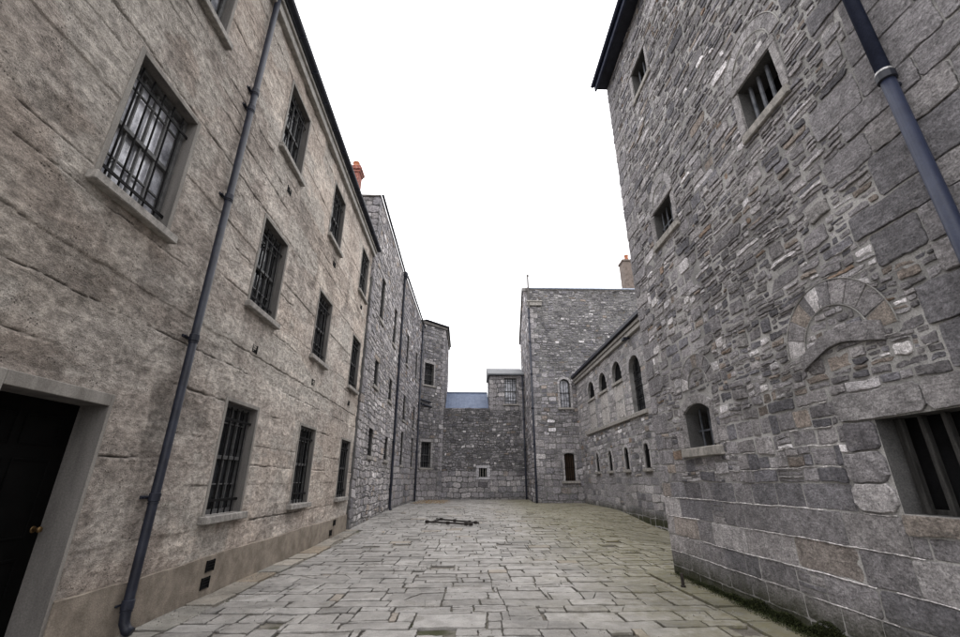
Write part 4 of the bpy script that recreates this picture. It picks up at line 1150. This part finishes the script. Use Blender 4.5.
m = MB(); f = FH.f(); m.box(.0, FH.L, -.05, .30, HT, HT+.07, f=f, bev=.01); m.build('soffit', M['pipe'], H)
m = MB(); m.box(-.02, FH.L, .30, .36, HT-.06, HT+.2, f=f, bev=.01); gutter(m, FH.p(-.02, HT+.14, .41), FH.p(FH.L, HT+.14, .41), .055); m.build('gutter', M['pipe_blue'], H)
m = MB(); p = FH.p; m.poly([p(-.05, HT+.2, .36), p(FH.L, HT+.2, .36), p(FH.L, HT+2.2, -4), p(-.05, HT+2.2, -4)]); m.poly([p(-.05, HT+2.2, -4), p(FH.L, HT+2.2, -4), p(FH.L, HT, -8), p(-.05, HT, -8)]); m.poly([p(0, HT, 0), p(0, HT+2.1, -4), p(0, HT, -8)]); m.build('roof', M['slate'], H)
dpz = hy(2.80)
m = MB(); m.tube([FH.p(dpz, 5.1, .12), FH.p(dpz, HT+.05, .12)], .058, 16); pu = m.build('downpipe', M['pipe_blue'], H, smooth=True)
m = MB(); m.tube([FH.p(dpz, .25, .12), FH.p(dpz, 5.1, .12)], .056, 16); pd = m.build('downpipe', M['pipe_blue'], H, smooth=True)
m = MB(); m.tube([FH.p(dpz, 5.08, .12), FH.p(dpz, 5.09, .12), FH.p(dpz, 5.16, .12), FH.p(dpz, 5.17, .12)], [.06, .075, .075, .06], 16); m.box(dpz-.02, dpz+.02, .0, .06, 5.02, 5.06, f=f, bev=.005); sub(m, 'bracket', M['pipe'], pd, H)
m = MB(); m.tube([FH.p(dpz, 5.17, .12), FH.p(dpz, 5.175, .12), FH.p(dpz, 5.195, .12), FH.p(dpz, 5.2, .12)], [.059, .068, .068, .059], 16); sub(m, 'clamp_band', M['pipe_band'], pu, H)
for cz in (2.4, 8.2, 11):
    m = MB(); m.tube([FH.p(dpz, cz-.05, .12), FH.p(dpz, cz-.04, .12), FH.p(dpz, cz+.04, .12), FH.p(dpz, cz+.05, .12)], [.06, .073, .073, .06], 16); m.box(dpz-.1, dpz+.1, .0, .05, cz-.02, cz+.02, f=f, bev=.005); sub(m, 'bracket', M['pipe'], pd if cz < 5 else pu, H)

# =================================================================== ground, paving
def gmesh(x0, x1, y0, y1, st, dz, name, mat, outer=None):
    m = MB(); nx = int((x1-x0)/st)+1; ny = int((y1-y0)/st)+1; ids = {}
    for i in range(nx):
        for j in range(ny):
            x = x0+(x1-x0)*i/(nx-1); y = y0+(y1-y0)*j/(ny-1); ids[i, j] = m.vert((x, y, gz(x, y)+dz))
    for i in range(nx-1):
        for j in range(ny-1): m.f.append([ids[i, j], ids[i+1, j], ids[i+1, j+1], ids[i, j+1]])
    if outer:
        ring = [ids[i, 0] for i in range(nx)]+[ids[nx-1, j] for j in range(1, ny)]+[ids[i, ny-1] for i in range(nx-2, -1, -1)]+[ids[0, j] for j in range(ny-2, 0, -1)]
        cx, cy = (x0+x1)/2, (y0+y1)/2; out = []
        for k in ring:
            v = Vector(m.v[k]); d = Vector((v.x-cx, v.y-cy, 0)); d = d*(outer/d.length); out.append(m.vert((cx+d.x, cy+d.y, dz)))
        for k in range(len(ring)):
            k2 = (k+1) % len(ring); m.f.append([ring[k], out[k], out[k2], ring[k2]])
    return m.build(name, mat)
g = gmesh(-9, 14, -4, 42, .5, -.035, 'ground', M['dirt'], 2500); g['kind'] = 'structure'
FP = Fr((0, 0), (1, 0), up=(0, 1, 0), n=(0, 0, 1))
mb = MB(); ma = Mason(mb, FP, 101, .020, 1.6); ma.bev = (.003, .006); ma.cutr = (.01, .09); ma.tilt = .5; ma.endk = .35
P_FL = pal([(10, (.262, .249, .234)), (5, (.290, .277, .262)), (4, (.235, .223, .209)), (.6, (.17, .162, .153)), (.5, (.262, .23, .195))], .08)
P_ED = pal([(6, (.25, .205, .155)), (5, (.27, .245, .21)), (2, (.2, .19, .17))], .15)
# edging course along the concrete block, gutter slabs along the rubble block
y = 1.0
while y < 16.2:
    L = R.uniform(.5, 1.1); x = -3.95-.0139*y
    ma.block(x+.03, x+R.uniform(.42, .55), y, y+L, P_ED(R), .012, R.uniform(-.004, .006), 1, .08, hole=False, base=-.06); y += L
ma.holes.append((-5, -3.55, 0, 16.2))
y = 1.0
while y < 9.1:
    L = R.uniform(.5, 1.1); ma.block(3.45, 3.98, y, y+L, jit((.17, .165, .15), .12), .012, R.uniform(-.006, .004), 1, .05, hole=False, base=-.06); y += L
ma.holes.append((3.42, 9, 0, 9.15))
for k in range(55):      # sunken gritty patches where a flag is missing or crumbled
    x = R.uniform(-3.4, 6); y = R.uniform(5, 30); ma.holes.append((x, x+R.uniform(.18, .5), y, y+R.uniform(.12, .34)))
for k in range(230):
    x = R.uniform(-3.5, 7.2); y = R.uniform(3, 33); w_ = R.uniform(.35, .95); h = R.uniform(.26, .58)
    if x < -3.5 or (x+w_ > 3.42 and y < 9.2): continue
    if any(not (x+w_ <= q[0] or x >= q[1] or y+h <= q[2] or y >= q[3]) for q in ma.holes): continue
    ma.block(x, x+w_, y, y+h, P_FL(R), .007, R.uniform(-.006, .006), 1, .08, rough=.008, base=-.05)
def tP(a, z, c):
    k = 1.0+.05*math.sin(a*1.3+z*.7); return (c[0]*k, c[1]*k, c[2]*k)
ma.fill(-4.2, 8.0, 1.0, 12., (.25, .42), (.36, 1.0), P_FL, .006, (-.007, .007), 1, .10, .09, .22, rough=.008, tintf=tP)
ma.fill(-4.4, 8.0, 12., 36.8, (.24, .44), (.32, .95), P_FL, .008, (-.006, .006), 0, .08, .07, .12, tintf=tP)
mb.v = [(x, y, z+gz(x, y)) for x, y, z in mb.v]
pv = mb.build('paving', M['flags']); pv['kind'] = 'structure'

# =================================================================== small things in the yard
def grate():
    g = thing('iron_frame', (-.6, 18.0, gz(-.6, 18)), 'long black iron frame of two rails lying flat on the paving', 'iron frame')
    z = gz(-.6, 18)+.07
    def b(name, a, c, r=.045, fit=()):
        m = MB(); a = Vector(a); c = Vector(c); d = (c-a).normalized(); s = Vector((-d.y, d.x, 0))
        def f(x, y, zz): return a+d*x+s*y+Vector((0, 0, zz))
        L = (c-a).length
        m.box(0, L, -r, r, -.03, .025, f=f, bev=.01)
        for q in fit: m.box(L*q-.06, L*q+.06, -r*1.4, r*1.4, -.055, .05, f=f, bev=.015)
        return m.build(name, M['rust'], g)
    b('rail', (-1.62, 18.15, z), (.16, 17.0, z), .038, (.04, .5, .88, .98)); b('rail', (-1.28, 19.35, z), (.42, 17.55, z), .028, (.12, .45, .8, .93))
    b('crossbar', (-1.35, 18.0, z+.003), (-1.15, 19.15, z+.003), .03); b('crossbar', (.0, 17.1, z+.003), (.22, 17.75, z+.003), .03)
grate()
m = MB(); z = gz(3.57, 8.06)
m.tube([(3.57, 8.06, z-.03), (3.57, 8.06, z+.19), (3.57, 8.06, z+.2)], [.026, .026, .02], 10); m.tube([(3.57, 8.06, z-.02), (3.57, 8.06, z+.025)], .04, 10)
tag(m.build('pipe_stub', M['rust']), 'short dark iron pipe stub standing by the foot of the rubble block', 'pipe stub')
# moss tufts along the foot of the rubble block, more toward the camera
m = MB(); rm = random.Random(8)
for k in range(48000):
    y = 1.5+7.6*rm.random()**1.1; near = 1-sst(5.0, 8.8, y); 
    if rm.random() > .12+near: continue
    h = rm.random()**1.5*(.05+.19*near*(.55+.45*math.sin(y*3.1)*math.sin(y*7.7+1))); x = 3.945-.0-rm.random()*.05-(rm.random()**3)*.14*(h < .03)
    if h < .035: zz = gz(x, y)+h
    else: x = 3.93-rm.random()*.025; zz = gz(x, y)+h
    r = rm.uniform(.003, .011); a = rm.uniform(0, 6.28); e = rm.uniform(.3, 1.2)
    c = (x, y, zz); P = [(x+r*math.cos(a+t)*.7, y+r*math.sin(a+t), zz+r*math.sin(e+t*1.3)*.8) for t in (0, 1.4, 2.9, 4.4)]
    m.poly(P)
tag(m.build('moss', M['moss']), None, None, kind='stuff')
# loose grit in the joints and along the left plinth
m = MB()
for k in range(5200):
    if rm.random() < .35: x = -3.93-.0139*0+rm.random()**2*.5; y = rm.uniform(4.5, 16)
    else: x = rm.uniform(-3.6, 3.6); y = 4.5+12*rm.random()**1.5
    if rm.random() > .15+1.3*max(0, math.sin(x*1.9+y*1.1)+math.sin(x*.8-y*2.3+1)-.4): continue
    r = rm.uniform(.004, .014); z = gz(x, y)+.0035+r*.3
    a = rm.uniform(0, 6.28); q = [m.vert((x+r*math.cos(a+t), y+r*math.sin(a+t)*rm.uniform(.6, 1), z-r*.6)) for t in (0, 1.5, 3.1, 4.6)]; t = m.vert((x, y, z+r*.55))
    for i in range(4): m.f.append([q[i], q[(i+1) % 4], t])
tag(m.build('grit', M['grit']), None, None, kind='stuff')
# leaf litter drifted against the far left corner
m = MB()
for k in range(1500):
    t = rm.random(); x = -3.8+2.3*rm.random()+rm.gauss(0, .2); y = 30.5+5.2*rm.random()
    if x < -3.7 or (x+3.95) < (y-35)*1.0+.15: continue
    r = rm.uniform(.02, .055); a = rm.uniform(0, 6.28); z = gz(x, y)+.014
    m.poly([(x+r*math.cos(a+q)*w_, y+r*math.sin(a+q)*w_, z+rm.uniform(0, .02)) for q, w_ in ((0, 1), (1.2, .55), (3.14, 1), (4.4, .55))])
tag(m.build('leaf_litter', M['leaf']), None, None, kind='stuff')
m = MB(); x, y = -2.75, 15.4; z = gz(x, y)+.02
m.poly([(x-.07, y, z), (x-.02, y-.04, z+.015), (x+.05, y-.03, z+.005), (x+.09, y+.01, z+.02), (x+.04, y+.04, z+.01), (x-.03, y+.04, z+.012)])
tag(m.build('leaf', M['leaf']), 'single yellow-brown leaf lying on the flagstones left of the iron frame', 'leaf')
# far bird
bd = MB(); bx, by, bz = 17.82, 60., 37.63
bd.tube([(bx, by, bz-.16), (bx, by, bz-.08), (bx, by, bz+.02), (bx+.02, by-.02, bz+.12), (bx+.03, by-.05, bz+.17)], [.02, .05, .07, .045, .015], 8)
for sg in (-1, 1):
    bd.poly([(bx, by, bz+.05), (bx+sg*.2, by-.03, bz+.12), (bx+sg*.42, by+.03, bz+.02), (bx+sg*.2, by+.02, bz+.0), (bx, by, bz-.04)])
tag(bd.build('bird', M['bird']), 'tiny grey bird flying high in the white sky', 'bird')

# =================================================================== world, sun, camera
EL, AZ = math.radians(62), math.radians(200)
w = bpy.data.worlds.new('World'); scene.world = w; w.use_nodes = True
t = w.node_tree; bg = t.nodes['Background']
sky = t.nodes.new('ShaderNodeTexSky'); sky.sky_type = 'NISHITA'; sky.sun_disc = False; sky.sun_elevation = EL; sky.sun_rotation = AZ
mx = t.nodes.new('ShaderNodeMix'); mx.data_type = 'RGBA'; mx.inputs[0].default_value = .93
t.links.new(sky.outputs[0], mx.inputs[6]); mx.inputs[7].default_value = (24.4, 24.2, 24.5, 1)       # thick even cloud over the sky
tc = t.nodes.new('ShaderNodeTexCoord'); sx = t.nodes.new('ShaderNodeSeparateXYZ'); t.links.new(tc.outputs['Generated'], sx.inputs[0])
gr_ = t.nodes.new('ShaderNodeMapRange'); t.links.new(sx.outputs[2], gr_.inputs['Value'])
for k_, v_ in zip(('From Min', 'From Max', 'To Min', 'To Max'), (0., 1., .88, 1.46)): gr_.inputs[k_].default_value = v_
cl = t.nodes.new('ShaderNodeVectorMath'); cl.operation = 'SCALE'; t.links.new(mx.outputs[2], cl.inputs[0]); t.links.new(gr_.outputs['Result'], cl.inputs['Scale'])
t.links.new(cl.outputs[0], bg.inputs['Color']); bg.inputs['Strength'].default_value = .1
sl = bpy.data.lights.new('sun', 'SUN'); sl.energy = .6; sl.angle = math.radians(25); sl.color = (1, .97, .93)
so = bpy.data.objects.new('sun', sl); col.objects.link(so)
sd = Vector((math.sin(AZ)*math.cos(EL), math.cos(AZ)*math.cos(EL), math.sin(EL)))
so.rotation_euler = sd.to_track_quat('Z', 'Y').to_euler(); so.location = (0, 0, 40)
cam = bpy.data.cameras.new('camera'); cam.lens = 16.0; cam.sensor_width = 36; cam.clip_start = .05; cam.clip_end = 6000
co = bpy.data.objects.new('camera', cam); col.objects.link(co)
co.location = (0, 0, 1.65); co.rotation_euler = (math.radians(90+20.73), 0, math.radians(-1.51)); scene.camera = co
scene.view_settings.view_transform = 'Standard'; scene.view_settings.look = 'None'; scene.view_settings.exposure = 0; scene.view_settings.gamma = 1
